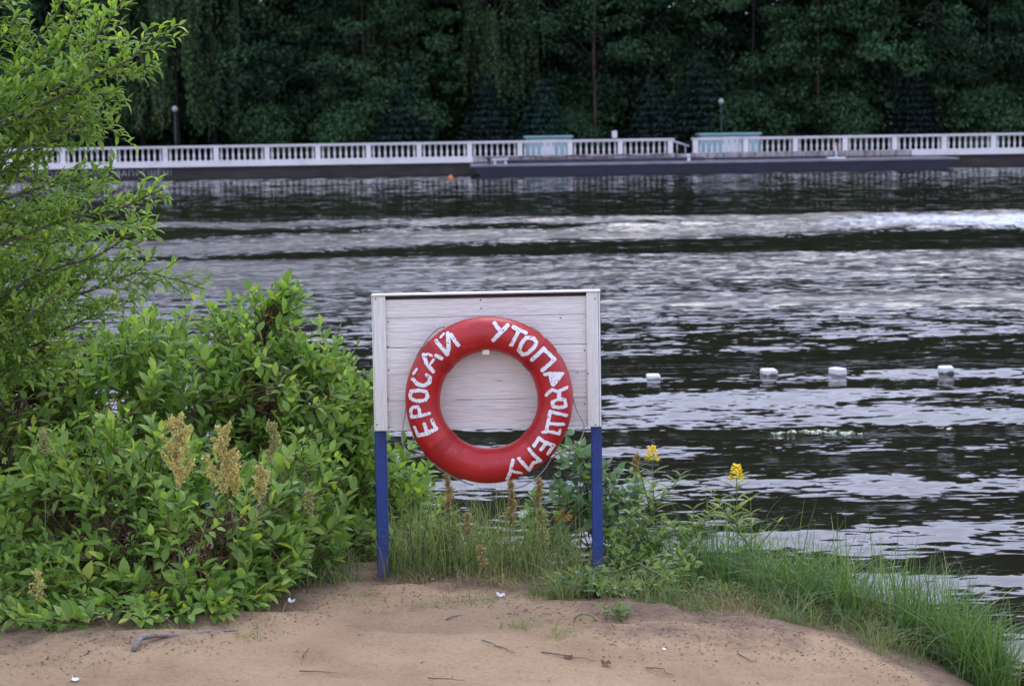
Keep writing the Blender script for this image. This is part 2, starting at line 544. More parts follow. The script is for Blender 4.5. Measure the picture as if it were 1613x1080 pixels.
def sand_mat():
    m, nt, out = new_mat('sand')
    p = N(nt, 'ShaderNodeBsdfPrincipled')
    p.inputs['Roughness'].default_value = .95
    p.inputs['Specular IOR Level'].default_value = .15
    at_ = N(nt, 'ShaderNodeAttribute', attribute_name='soil')
    f1 = noise(nt, 2.2, 5)
    f2 = noise(nt, 60, 6, .7)
    f3 = noise(nt, 14, 5, .6)
    base = ramp(nt, f1, [(.25, (.265, .176, .102)), (.5, (.335, .232, .137)), (.75, (.385, .274, .165))])
    grain = ramp(nt, f2, [(.3, (.72, .70, .68)), (.5, (1, 1, 1)), (.75, (1.12, 1.1, 1.08))])
    mu = N(nt, 'ShaderNodeMix', data_type='RGBA', blend_type='MULTIPLY')
    mu.inputs['Factor'].default_value = 1
    nt.links.new(base, mu.inputs['A'])
    nt.links.new(grain, mu.inputs['B'])
    ma = N(nt, 'ShaderNodeMath', operation='MULTIPLY_ADD')
    nt.links.new(f3, ma.inputs[0])
    ma.inputs[1].default_value = 1.3
    sb = N(nt, 'ShaderNodeMath', operation='MULTIPLY_ADD')
    nt.links.new(at_.outputs['Fac'], sb.inputs[0])
    sb.inputs[1].default_value = 1.2
    sb.inputs[2].default_value = -.95
    nt.links.new(sb.outputs[0], ma.inputs[2])
    cl = N(nt, 'ShaderNodeClamp')
    nt.links.new(ma.outputs[0], cl.inputs[0])
    mx = N(nt, 'ShaderNodeMix', data_type='RGBA')
    nt.links.new(cl.outputs[0], mx.inputs['Factor'])
    nt.links.new(mu.outputs['Result'], mx.inputs['A'])
    nt.links.new(ramp(nt, f2, [(.3, (.09, .06, .04)), (.7, (.23, .16, .11))]), mx.inputs['B'])
    nt.links.new(mx.outputs['Result'], p.inputs['Base Color'])
    b = N(nt, 'ShaderNodeBump')
    b.inputs['Distance'].default_value = .02
    nt.links.new(noise(nt, 22, 6, .68), b.inputs['Height'])
    nt.links.new(b.outputs[0], p.inputs['Normal'])
    nt.links.new(p.outputs[0], out.inputs[0])
    return m


def water_mat():
    m, nt, out = new_mat('lake_water')
    p = N(nt, 'ShaderNodeBsdfPrincipled')
    p.inputs['Base Color'].default_value = (.016, .014, .008, 1)
    p.inputs['IOR'].default_value = 1.333
    p.inputs['Specular IOR Level'].default_value = .5
    chop = N(nt, 'ShaderNodeAttribute', attribute_name='chop').outputs['Fac']
    foam = N(nt, 'ShaderNodeAttribute', attribute_name='foam').outputs['Fac']
    mr = N(nt, 'ShaderNodeMapRange')
    mr.inputs['To Min'].default_value = .02
    mr.inputs['To Max'].default_value = .36
    pw = N(nt, 'ShaderNodeMath', operation='POWER')
    nt.links.new(chop, pw.inputs[0])
    pw.inputs[1].default_value = 2.0
    nt.links.new(pw.outputs[0], mr.inputs[0])
    nt.links.new(mr.outputs[0], p.inputs['Roughness'])
    tc = N(nt, 'ShaderNodeTexCoord')
    tot = None
    for sc_, dt, am in (((5.5, 14, 1), 2, .72), ((1.6, 4.2, 1), 2, .5)):
        mp = N(nt, 'ShaderNodeMapping')
        mp.inputs['Scale'].default_value = sc_
        nt.links.new(tc.outputs['Object'], mp.inputs[0])
        n = N(nt, 'ShaderNodeTexNoise')
        n.inputs['Scale'].default_value = 1.0
        n.inputs['Detail'].default_value = dt
        n.inputs['Distortion'].default_value = .5
        nt.links.new(mp.outputs[0], n.inputs['Vector'])
        sb = N(nt, 'ShaderNodeVectorMath', operation='SUBTRACT')
        nt.links.new(n.outputs['Color'], sb.inputs[0])
        sb.inputs[1].default_value = (.5, .5, .5)
        ml = N(nt, 'ShaderNodeVectorMath', operation='MULTIPLY')
        nt.links.new(sb.outputs[0], ml.inputs[0])
        ml.inputs[1].default_value = (.45 * am, am, 0)
        if tot is None:
            tot = ml.outputs[0]
        else:
            ad = N(nt, 'ShaderNodeVectorMath', operation='ADD')
            nt.links.new(tot, ad.inputs[0])
            nt.links.new(ml.outputs[0], ad.inputs[1])
            tot = ad.outputs[0]
    ch2 = N(nt, 'ShaderNodeMapRange')
    ch2.inputs['To Min'].default_value = .0
    ch2.inputs['To Max'].default_value = 1.7
    nt.links.new(chop, ch2.inputs[0])
    scl = N(nt, 'ShaderNodeVectorMath', operation='SCALE')
    nt.links.new(tot, scl.inputs[0])
    nt.links.new(ch2.outputs[0], scl.inputs['Scale'])
    gm = N(nt, 'ShaderNodeNewGeometry')
    an = N(nt, 'ShaderNodeVectorMath', operation='ADD')
    nt.links.new(gm.outputs['Normal'], an.inputs[0])
    nt.links.new(scl.outputs[0], an.inputs[1])
    nn = N(nt, 'ShaderNodeVectorMath', operation='NORMALIZE')
    nt.links.new(an.outputs[0], nn.inputs[0])
    nt.links.new(nn.outputs[0], p.inputs['Normal'])
    d = N(nt, 'ShaderNodeBsdfDiffuse')
    d.inputs['Color'].default_value = (.55, .57, .62, 1)
    fn = noise(nt, 1.0, 7, .75, stretch=(2.6, 1.2, 1), dist=.8)
    fm = N(nt, 'ShaderNodeMath', operation='MULTIPLY_ADD')
    nt.links.new(fn, fm.inputs[0])
    fm.inputs[1].default_value = 5.0
    fs = N(nt, 'ShaderNodeMath', operation='MULTIPLY_ADD')
    nt.links.new(foam, fs.inputs[0])
    fs.inputs[1].default_value = 2.2
    fs.inputs[2].default_value = -3.75
    nt.links.new(fs.outputs[0], fm.inputs[2])
    cl = N(nt, 'ShaderNodeClamp')
    nt.links.new(fm.outputs[0], cl.inputs[0])
    mx = N(nt, 'ShaderNodeMixShader')
    nt.links.new(cl.outputs[0], mx.inputs[0])
    nt.links.new(p.outputs[0], mx.inputs[1])
    nt.links.new(d.outputs[0], mx.inputs[2])
    nt.links.new(mx.outputs[0], out.inputs[0])
    return m


M['sand'] = sand_mat()
M['water'] = water_mat()

# ------------------------------------------------------------------ objects
ABS = {}


def thing(name, label, cat, loc=(0, 0, 0), group=None, rz=0.0, scale=None):
    o = bpy.data.objects.new(name, None)
    COL.objects.link(o)
    o.empty_display_size = .1
    o.location = loc
    o.rotation_euler = (0, 0, rz)
    if scale is not None:
        o.scale = (scale,) * 3 if np.ndim(scale) == 0 else scale
    o['label'] = label
    o['category'] = cat
    if group:
        o['group'] = group
    ABS[o.name] = np.array(loc, float)
    return o


def part(name, geo, mat, parent, smooth=False, kind=None, label=None):
    """a mesh given in place coordinates, hung under its thing (or under a part of it)"""
    off = ABS[parent.name]
    me = geo.mesh(name, mat, smooth, off)
    o = bpy.data.objects.new(name, me)
    COL.objects.link(o)
    o.parent = parent
    ABS[o.name] = off
    if kind:
        o['kind'] = kind
    if label:
        o['label'] = label
    return o


def solo(name, geo, mat, label=None, cat=None, kind=None, group=None, loc=(0, 0, 0), smooth=False):
    me = geo.mesh(name, mat, smooth, loc)
    o = bpy.data.objects.new(name, me)
    COL.objects.link(o)
    o.location = loc
    for k, v in (('label', label), ('category', cat), ('kind', kind), ('group', group)):
        if v:
            o[k] = v
    return o


def clone(o, loc=None, rz=None, scale=None, label=None, group=None):
    c = o.copy()
    COL.objects.link(c)
    if loc is not None:
        c.location = loc
    if rz is not None:
        c.rotation_euler = (0, 0, rz)
    if scale is not None:
        c.scale = (scale,) * 3 if np.ndim(scale) == 0 else scale
    if label:
        c['label'] = label
    if group:
        c['group'] = group
    for ch in o.children:
        d = ch.copy()
        COL.objects.link(d)
        d.parent = c
        for g in ch.children:
            e = g.copy()
            COL.objects.link(e)
            e.parent = d
    return c


# value noise for the terrain and the waves
def vnoise(x, y, seed=0):
    x, y = np.asarray(x, float), np.asarray(y, float)
    xi, yi = np.floor(x).astype(np.int64), np.floor(y).astype(np.int64)
    xf, yf = x - xi, y - yi
    xf, yf = xf * xf * (3 - 2 * xf), yf * yf * (3 - 2 * yf)

    def h(a, b):
        n = (a * 374761393 + b * 668265263 + seed * 982451653) & 0x7fffffff
        n = ((n ^ (n >> 13)) * 1274126177) & 0x7fffffff
        return ((n ^ (n >> 16)) & 0xffff) / 65535.0
    return (h(xi, yi) * (1 - xf) + h(xi + 1, yi) * xf) * (1 - yf) + (h(xi, yi + 1) * (1 - xf) + h(xi + 1, yi + 1) * xf) * yf


# ------------------------------------------------------------------ near shore
SHORE = np.array([(-30, 14), (-6, 12.6), (-2, 11.9), (-.6, 11.4), (.15, 11.0), (.8, 10.5), (1.4, 9.95), (1.75, 9.55), (1.97, 9.1), (2.06, 8.5), (2.10, 7.6), (2.3, 6), (3, 3), (8, -6), (30, -30)])
_sh = np.concatenate([np.linspace(p_, q_, 14, endpoint=False) for p_, q_ in zip(SHORE[:-1], SHORE[1:])])


def shore_y(x):
    return np.interp(x, SHORE[:, 0], SHORE[:, 1])


def shore_dist(x, y):
    """metres inland of the water line, negative out in the lake"""
    x, y = np.asarray(x, float), np.asarray(y, float)
    d = np.full(np.broadcast(x, y).shape, 1e9)
    for (ax, ay), (bx, by) in zip(_sh[:-1], _sh[1:]):
        f = np.clip(((x - ax) * (bx - ax) + (y - ay) * (by - ay)) / ((bx - ax) ** 2 + (by - ay) ** 2), 0, 1)
        d = np.minimum(d, (x - ax - f * (bx - ax)) ** 2 + (y - ay - f * (by - ay)) ** 2)
    return np.sqrt(d) * np.where(y < shore_y(x), 1, -1)


def ground_z(x, y):
    s = shore_dist(x, y)
    z = np.where(s > 0, .43 * (1 - np.exp(-np.maximum(s, 0) / .75)), np.maximum(s * .45, -1.5))
    z = z + (vnoise(x * 1.3, y * 1.3, 3) - .5) * .05 * np.clip(s, 0, 1)
    z = z + (vnoise(x * 4, y * 5, 5) - .5) * .055 * np.clip(s, 0, 1) + (vnoise(x * 11, y * 13, 6) - .5) * .02 * np.clip(s, 0, 1)
    return z


def gz(x, y):
    return float(ground_z(np.array(x), np.array(y)))


def on_sand(u, v):
    q = at_z(u, v, .42)
    for _ in range(6):
        q = at_z(u, v, gz(q[0], q[1]))
    return q


# where plants stand (0 bare sand .. 1 soil and litter), from the edge of the growth
EDGE = np.array([on_sand(u, v)[:2] for u, v in ((-300, 1045), (0, 1040), (130, 1030), (300, 1010), (400, 990), (480, 965), (590, 925), (700, 935), (800, 950), (870, 965), (960, 1000), (1060, 1010), (1200, 1000), (1330, 1030), (1400, 1055), (1450, 1078))])
EDGE = EDGE[np.argsort(EDGE[:, 0])]
EDGE = np.vstack([EDGE, [(1.75, 7.2), (1.9, 5), (5, 0)]])


def edge_y(x):
    return np.interp(x, EDGE[:, 0], EDGE[:, 1])


gx = np.concatenate([np.linspace(-30, -3.2, 50)[:-1], np.linspace(-3.2, 3.0, 250), np.linspace(3.0, 14, 40)[1:]])
gy = np.concatenate([np.linspace(-6, 6.6, 40)[:-1], np.linspace(6.6, 12.2, 240), np.linspace(12.2, 18, 25)[1:]])
X, Y = np.meshgrid(gx, gy, indexing='ij')
Z = ground_z(X, Y)
g = Geo()
nx, ny = X.shape
ii, jj = np.meshgrid(np.arange(nx - 1), np.arange(ny - 1), indexing='ij')
g.add(np.stack([X, Y, Z], -1).reshape(-1, 3), None, np.stack([ii * ny + jj, (ii + 1) * ny + jj, (ii + 1) * ny + jj + 1, ii * ny + jj + 1], -1).reshape(-1, 4))
beach = solo('sand_beach', g, M['sand'], 'pale brown sandy beach sloping down to the lake', kind='structure', smooth=True)
soil = np.clip((Y - edge_y(X) + .12 + (vnoise(X * 3, Y * 3, 9) - .5) * .4 + (vnoise(X * 9, Y * 9, 10) - .5) * .3) / .5, 0, 1)
a = beach.data.attributes.new('soil', 'FLOAT', 'POINT')
a.data.foreach_set('value', soil.ravel().astype(np.float32))

# ------------------------------------------------------------------ lake
ty = [7.0]
while ty[-1] < 118:
    ty.append(ty[-1] * (1.0034 if ty[-1] < 22 else 1.0013))
ty = np.array(ty)
tt = np.linspace(-.62, .62, 300)
TT, YY = np.meshgrid(tt, ty, indexing='ij')
XX = TT * YY
VV = 196 + CAM_H * F / YY                       # wave bands were read off the photograph by distance
wob = (vnoise(XX * .22, YY * .15, 21) - .5) * 2
wob2 = (vnoise(XX * .7, YY * .3, 22) - .5) * 2
BANDS = [(531, 3, .22), (556, 3.5, .3), (575, 3, .2), (613, 6.5, .9), (635, 9.5, 1.0), (664, 11, 1.0), (706, 12, .6), (772, 13, .6), (866, 22, .52), (948, 17, .55), (1046, 17, .6), (1150, 22, .6)]
S = np.zeros_like(YY)
for k, (vc, hw, am) in enumerate(BANDS):
    sh = wob * hw * .55 + wob2 * hw * .25 + (vnoise(XX * .45 + 13 * k, YY * 0 + k, 30 + k) - .5) * hw * 1.1
    x = (VV - vc - sh) / (hw * 1.05)
    S += am * np.exp(-np.abs(x) ** 3) * (.75 + .5 * vnoise(XX * .5 + k * 7, YY * .1, 40 + k))
S *= .15
fade = np.clip((62 - YY) / 25, 0, 1)
S = S * fade
S = S - .030 * np.clip((34 - YY) / 6, 0, 1) * np.clip((620 - 0 * VV) / 620, 0, 1)
dy = np.gradient(ty)
Hh = np.cumsum(S * dy[None, :], axis=1)
# take out the drift so that the surface stays level
k = 61
Hh0 = np.array([np.interp(np.log(7.0) + .0034 * np.arange(900), np.log(ty), r_) for r_ in Hh])
Hsrc, Hh = Hh, Hh0
for _ in range(2):
    pad = np.pad(Hh, ((0, 0), (k, k)), mode='edge')
    cs = np.cumsum(np.pad(pad, ((0, 0), (1, 0))), axis=1)
    mean = (cs[:, 2 * k:] - cs[:, :-2 * k])[:, :Hh.shape[1]] / (2 * k)
    Hh = Hh - mean
Hh = np.array([np.interp(np.log(ty), np.log(7.0) + .0034 * np.arange(900), r_) for r_ in Hh])
Hh = np.clip(Hh, -.14, .14)
# smaller real ripples across the middle distance
rip = (vnoise(XX * 1.1, YY * 2.6, 51) - .5) * .022 + (vnoise(XX * 2.7, YY * 5.5, 52) - .5) * .010
chop = np.interp(VV, [255, 300, 338, 343, 352, 358, 375, 386, 396, 404, 440, 462, 478, 515, 545, 600, 700, 900],
                 [.12, .10, .10, .75, .9, .8, .9, .7, .18, .80, .86, .62, .84, .55,   .28, .22, .30, .30])
chop = chop + (vnoise(XX * .16, YY * .35, 61) - .5) * .45 * np.clip((VV - 396) / 20, 0, 1) * np.clip((620 - VV) / 60, 0, 1)
U0 = 806 + F * TT
# the wake of a boat that has just gone by: two smooth-edged bands, the far one thin, the near one wide on the left
b2c = np.interp(U0, [0, 300, 700, 1000, 1500], [384, 383, 371, 369, 361]) + wob * 3
b2h = np.interp(U0, [0, 300, 700, 1000, 1500], [13, 13, 14, 12, 14])
b1 = np.exp(-(np.abs(VV - 347 - wob2 * 1.5) / 5) ** 4)
b2 = np.exp(-(np.abs(VV - b2c) / b2h) ** 4)
zone = np.clip((VV - 330) / 6, 0, 1) * np.clip((404 - VV) / 6, 0, 1)
chop = chop * (1 - zone) + zone * (.14 + .8 * np.clip(b1 + b2, 0, 1) * (.75 + .5 * vnoise(XX * .3, YY * .8, 71)))
foam = np.exp(-(np.abs(VV - 358 - wob2 * 3) / 16) ** 2) * np.interp(U0, [1000, 1250, 1450, 1613, 2200], [0, .35, .85, .95, .8]) + .18 * b2 * np.interp(U0, [200, 500, 900], [.2, .6, .8])
wake_h = .10 * np.exp(-(np.abs(VV - 358) / 14) ** 2) * (vnoise(XX * .35, YY * .5, 81) - .5) * 2
# short steep-backed wavelets running before the wind, which show the camera their long faces
slope = np.interp(VV, [255, 280, 300, 330, 340, 400, 412, 440, 462, 478, 515, 545, 590, 620],
                  [.035, .040, .034, .038, .04, .05, .125, .14, .10, .14, .10, .06, .03, .0])
slope = slope * (.65 + .7 * vnoise(XX * .09, YY * .25, 91)) * np.where(VV > 404, .8 + .4 * vnoise(XX * .22, YY * .9, 92), 1)
slope = slope * (1 - zone) + zone * (.030 + .135 * np.clip(b1 + b2, 0, 1) * (.85 + .4 * vnoise(XX * .3, YY * .8, 93)))
per = np.interp(YY, [20, 30, 50, 100], [.36, .42, .58, 1.3])
phase = np.interp(YY[0], ty, np.cumsum(dy / np.interp(ty, [20, 30, 50, 100], [.36, .42, .58, 1.3])))[None, :] + 1.6 * vnoise(XX * 1.7, YY * 1.6, 94) + 1.5 * vnoise(XX * .35, YY * .3, 95)
fr = phase - np.floor(phase)
saw = np.where(fr < .8, fr / .8, (1 - fr) / .2) - .5
Hh = Hh + slope * per * .8 * saw
Hh = Hh + rip * np.clip(chop, .1, 1) * np.clip((110 - YY) / 15, 0, 1) + wake_h
g = Geo()
nx, ny = XX.shape
ii, jj = np.meshgrid(np.arange(nx - 1), np.arange(ny - 1), indexing='ij')
g.add(np.stack([XX, YY, Hh], -1).reshape(-1, 3), None, np.stack([ii * ny + jj, (ii + 1) * ny + jj, (ii + 1) * ny + jj + 1, ii * ny + jj + 1], -1).reshape(-1, 4))
nw = g.n
g.add([(-400, -30, -.3), (400, -30, -.3), (400, 118, -.3), (-400, 118, -.3)], None, [(0, 1, 2, 3)])
lake = solo('lake_water', g, M['water'], 'dark rippled lake water with pale bands of reflected sky', kind='structure', smooth=True)
for nm, ar in (('chop', np.clip(chop, 0, 1)), ('foam', np.clip(foam, 0, 1))):
    a = lake.data.attributes.new(nm, 'FLOAT', 'POINT')
    a.data.foreach_set('value', np.concatenate([ar.ravel(), np.full(4, .3 if nm == 'chop' else 0)]).astype(np.float32))

# ------------------------------------------------------------------ far bank
SK = .045
BY = 105.0
bang = math.atan(SK)
bdir = np.array([math.cos(bang), math.sin(bang), 0])
bnor = np.array([-math.sin(bang), math.cos(bang), 0])      # away from the lake


def bank(s, off, z):
    return np.array([0, BY, 0]) + bdir * s + bnor * off + np.array([0, 0, z])


def bank_s(u, off=0.0, v=245):
    d = ray(u, v)
    o = np.array([0, BY, 0]) + bnor * off
    t = np.dot(o, bnor) / np.dot(d, bnor)
    return float(np.dot(d * t - o, bdir))


WALL_TOP = .57
g = Geo()
sx = np.linspace(-160, 160, 65)
offs = np.array([.45, 6, 12, 20, 35, 60, 140])
zz = np.array([.55, .6, .9, 2.0, 4.5, 8, 14])
P = np.array([[bank(s, o, z + (0 if o < 7 else (vnoise(s * .2, o * .2, 4) - .5) * 1.0)) for o, z in zip(offs, zz)] for s in sx])
nx, ny = P.shape[:2]
ii, jj = np.meshgrid(np.arange(nx - 1), np.arange(ny - 1), indexing='ij')
g.add(P.reshape(-1, 3), None, np.stack([ii * ny + jj, (ii + 1) * ny + jj, (ii + 1) * ny + jj + 1, ii * ny + jj + 1], -1).reshape(-1, 4))
solo('far_bank_ground', g, M['far_ground'], 'dark wooded ground of the far bank', kind='structure', smooth=True)

wall = thing('embankment_wall', 'low dark stained concrete embankment wall with faded lettering along the far shore', 'wall', bank(0, 0, 0))
g = Geo()
for a_, b_ in zip(np.linspace(-150, 150, 51)[:-1], np.linspace(-150, 150, 51)[1:]):
    g.box(a_, b_, 0, .45, -1.2, WALL_TOP, bank)
part('wall_face', g, M['wall'], wall)

# painted warning on the wall
txt = bpy.data.curves.new('lettering', 'FONT')
txt.body = 'ВЫХОД НА БЕРЕГ ЗАПРЕЩЁН!'
txt.size = .40
txt.space_character = 1.12
txt.extrude = .004
txt.materials.append(M['wall_paint'])
to = bpy.data.objects.new('lettering', txt)
COL.objects.link(to)
to.parent = wall
bpy.context.view_layer.update()
wdt = to.dimensions[0]
s0, s1 = bank_s(38), bank_s(268)
to.rotation_euler = (math.pi / 2, 0, bang)
to.location = Vector(bank(s0, -.012, .17) - ABS[wall.name])
to.scale = ((s1 - s0) / max(wdt, .1), 1.0, 1.0)

# balustrades
bal = Geo()
bal.lathe([(.055, 0), (.055, .05), (.035, .08), (.066, .22), (.052, .33), (.032, .44), (.05, .53), (.055, .6)], 7)
bal_me = bal.mesh('baluster', M['stone_white'], True)
PL0, PL1, RL0, RL1 = WALL_TOP + .004, .87, 1.48, 1.60


def balustrade(label, s_list, white, stained):
    base = bank(s_list[0], .12, PL0)
    t = thing('balustrade', label, 'balustrade', base)
    lo, hi = min(s_list) - .18, max(s_list) + .18
    g = Geo()
    g.box(lo, hi, -.09, .31, RL0, RL1 - .05, bank, .0)
    g.box(lo - .02, hi + .02, -.12, .34, RL1 - .05, RL1, bank)
    part('rail', g, M['stone_white'], t)
    g = Geo()
    g.box(white[0], white[1], -.14, .40, PL0, PL1, bank)
    part('plinth', g, M['stone_white'], t)
    n = max(1, int(round((stained[1] - stained[0]) / .76)))
    e = np.linspace(stained[0], stained[1], n + 1)
    for i in range(n):
        g = Geo()
        j = (vnoise(i * 1.7, 3.1, 8) - .5) * .05
        g.box(e[i] + .012, e[i + 1] - .012, -.16 + j, .40, PL0, PL1 - .002 + j * .3, bank, .02)
        part('stone_block', g, M['stained_stone'], t)
    pil = None
    for s in s_list:
        g = Geo()
        g.box(s - .12, s + .12, -.08, .30, PL1 + .002, RL0 - .002, bank)
        part('pillar', g, M['stone_white'], t)
    ss = sorted(s_list)
    for a_, b_ in zip(ss[:-1], ss[1:]):
        for i in range(8):
            s = a_ + .10 + (b_ - a_ - .20) * (i + .5) / 8
            o = bpy.data.objects.new('baluster', bal_me)
            COL.objects.link(o)
            o.parent = t
            o.location = Vector(bank(s, .11, PL1) - base)
    return t


sL = bank_s(1056)
sR = bank_s(1096)
s745 = bank_s(745)
s1435 = bank_s(1435)
BAY = 2.47
ls = [sL - BAY * i for i in range(20)]
rs = [sR + BAY * i for i in range(12)]
balustrade('long white balustrade left of the opening, pale plinth turning to stained stone', ls, (min(ls) - .3, s745), (s745, sL + .22))
balustrade('white balustrade right of the opening, stained stone ledge under its first bays', rs, (s1435, max(rs) + .3), (sR - .22, s1435))

# opening: step, sloping handrail
g = Geo()
for i, (z0, z1, o0) in enumerate(((PL0, .70, -.5), (.70, .82, -.1))):
    g.box(sL + .30, sR - .30, o0, .9, z0, z1, bank, .015)
solo('stone_steps', g, M['stained_stone'], 'pale stone steps in the opening between the two balustrades', 'steps', loc=tuple(bank((sL + sR) / 2, 0, PL0)))
t = thing('gangway_handrail', 'pale sloping handrail in the opening between the white balustrades', 'handrail', bank(sL + .3, .6, .8))
g = Geo()
g.tube([bank(sL + .22, .7, 1.45), bank(sR - .22, .7, 1.18)], .05, 6)
part('handrail', g, M['pale_bar'], t)
for s, z in ((sL + .42, 1.40), (sR - .42, 1.22)):
    g = Geo()
    g.tube([bank(s, .7, .6), bank(s, .7, z)], .03, 6)
    part('post', g, M['pale_bar'], t)

# pontoon moored along the wall
def bw(u, off):
    return bank_s(u, off, 262)


PO0, PO1 = -5.0, -1.0
a0, a1 = bw(742, PO0), bw(1509, PO0)
t = thing('pontoon', 'long low navy pontoon moored along the far embankment', 'pontoon', bank((a0 + a1) / 2, PO0, 0))
g = Geo()
prof = [(a0 + .9, -.4), (a0, .42), (a0, .50), (a1, .50), (a1, .42), (a1 - 1.1, -.4)]
g.flat = True
V = [bank(s, o, z) for o in (PO0, PO1) for s, z in prof]
n = len(prof)
g.add(V, None, [(i, (i + 1) % n, n + (i + 1) % n, n + i) for i in range(n)])
g.add(V, [(0, 1, 5), (n, n + 5, n + 1)], [(1, 2, 3, 4), (n + 1, n + 4, n + 3, n + 2)])
g.add(V, [(1, 4, 5), (n + 1, n + 5, n + 4)])
part('hull', g, M['hull'], t)
g = Geo()
g.box(a0 + .05, a1 - .05, PO0 + .05, PO1 - .05, .504, .54, bank)
part('deck', g, M['deck'], t)
g = Geo()
g.box(a0 - .04, a1 + .04, PO0 - .06, PO0 - .003, .44, .53, bank, .01)
part('rubbing_strake', g, M['deck'], t)
g = Geo()
g.box(bw(800, -3), bw(1110, -3), -3.2, -1.6, .545, .70, bank, .02)
part('coaming', g, M['coaming'], t)
g = Geo()
g.box(bw(1130, -3), bw(1330, -3), -2.8, -1.6, .545, .66, bank, .02)
part('coaming', g, M['coaming'], t)
solo('white_bench', Geo().box(bw(775, -4), bw(801, -4), -4.3, -3.7, .75, .80, bank, .01).box(bw(778, -4), bw(781, -4), -4.2, -3.8, .542, .75, bank).box(bw(795, -4), bw(798, -4), -4.2, -3.8, .542, .75, bank),
     M['white_metal'], 'low white bench on the left end of the navy pontoon', 'bench', loc=tuple(bank(bw(788, -4), -4, .54)))
t = thing('signal_mast', 'short thin mast on a flat white base near the right end of the pontoon deck', 'mast', bank(bw(1317, -4), -4, .54))
s_ = bw(1317, -4)
part('base', Geo().box(s_ - .42, s_ + .42, -4.25, -3.75, .543, .62, bank, .01), M['white_metal'], t)
mp_ = part('pole', Geo().tube([bank(s_, -4, .62), bank(s_, -4, 1.15)], .035, 6), M['white_metal'], t)
part('lantern', Geo().lathe([(.02, 0), (.06, .03), (.06, .10), (.02, .14)], 6, bank(s_, -4, 1.15)), M['orange'], mp_)
for u_, lb in ((770, 'grey mooring post on the left end of the pontoon'), (1085, 'small white mooring post on the pontoon below the opening')):
    s_ = bw(u_, -3.6)
    solo('mooring_post', Geo().lathe([(.10, 0), (.07, .03), (.07, .22), (.11, .25), (.11, .30), (.04, .33)], 8, bank(s_, -3.6, .542)), M['grey_metal'] if u_ < 900 else M['white_metal'], lb, 'mooring post', loc=tuple(bank(s_, -3.6, .54)))
# mooring rope in shallow loops along the stained ledge
g = Geo()
pts = []
sa, sb = bank_s(760), bank_s(1050)
for i in range(61):
    f = i / 60
    pts.append(bank(sa + (sb - sa) * f, -.24, .82 - .10 * abs(math.sin(f * math.pi * 4)) + .03))
g.tube(pts, .022, 5)
solo('mooring_rope', g, M['grey_metal'], 'slack dark rope looped along the stained ledge above the pontoon', 'rope', loc=tuple(pts[0]))

o = at_z(710, 281, 0)
solo('marker_float', Geo().lathe([(.03, -.12), (.11, -.05), (.12, .03), (.09, .10), (.03, .14), (.02, .19)], 10, o), M['orange'], 'small orange float on the water left of the pontoon', 'float', loc=tuple(o), smooth=True)

# teal kiosks behind the balustrades
def kiosk(u0, u1, label):
    a_, b_ = bank_s(u0, 3.0, 220), bank_s(u1, 3.0, 220)
    t = thing('ticket_kiosk', label, 'kiosk', bank((a_ + b_) / 2, 3.6, .6))
    kw = part('wall', Geo().box(a_ + .1, b_ - .1, 3.1, 4.3, .58, 1.68, bank), M['teal'], t)
    part('roof', Geo().box(a_, b_, 2.95, 4.45, 1.684, 1.80, bank, .02), M['teal_roof'], t)
    n = 3
    for i in range(n):
        c0 = a_ + .2 + (b_ - a_ - .4) * i / n
        c1 = a_ + .2 + (b_ - a_ - .4) * (i + 1) / n
        part('panel', Geo().box(c0 + .04, c1 - .04, 3.07, 3.097, .75, 1.6, bank), M['white_metal'] if i == 1 else M['teal'], kw)


kiosk(826, 903, 'low teal flat-roofed kiosk behind the left balustrade')
kiosk(1101, 1200, 'low teal flat-roofed kiosk behind the right balustrade, beside the opening')

# lamps and a white notice box
def lamp(u, v, off, label):
    s = bank_s(u, off, v)
    p = at(u, v, bank(s, off, 0)[1])
    t = thing('street_lamp', label, 'lamp', (p[0], p[1], .7))
    part('pole', Geo().tube([(p[0], p[1], .5), (p[0], p[1], p[2] - .18)], .04, 6), M['grey_metal'], t)
    part('lamp_shade', Geo().lathe([(.05, -.16), (.12, -.10), (.16, 0), (.12, .10), (.04, .16)], 10, p), M['globe'], t, True)


lamp(1136, 160, 5.0, 'globe street lamp among the dark trees right of the opening')
lamp(275, 172, 5.0, 'globe street lamp under the hanging birch strands')
s = bank_s(968, 2.0, 212)
p = at(968, 212, bank(s, 2.0, 0)[1])
t = thing('notice_box', 'small white notice box on a post above the left balustrade', 'sign', (p[0], p[1], .6))
part('post', Geo().tube([(p[0], p[1], .55), (p[0], p[1], p[2] - .17)], .03, 6), M['grey_metal'], t)
part('box', Geo().box(p[0] - .13, p[0] + .13, p[1] - .08, p[1] + .08, p[2] - .18, p[2] + .18, None, .015), M['white_metal'], t)

# ------------------------------------------------------------------ trees of the far bank (built at the origin, base at z = 0)
def rand_dirs(n, rng):
    return nrm(rng.normal(size=(n, 3)))


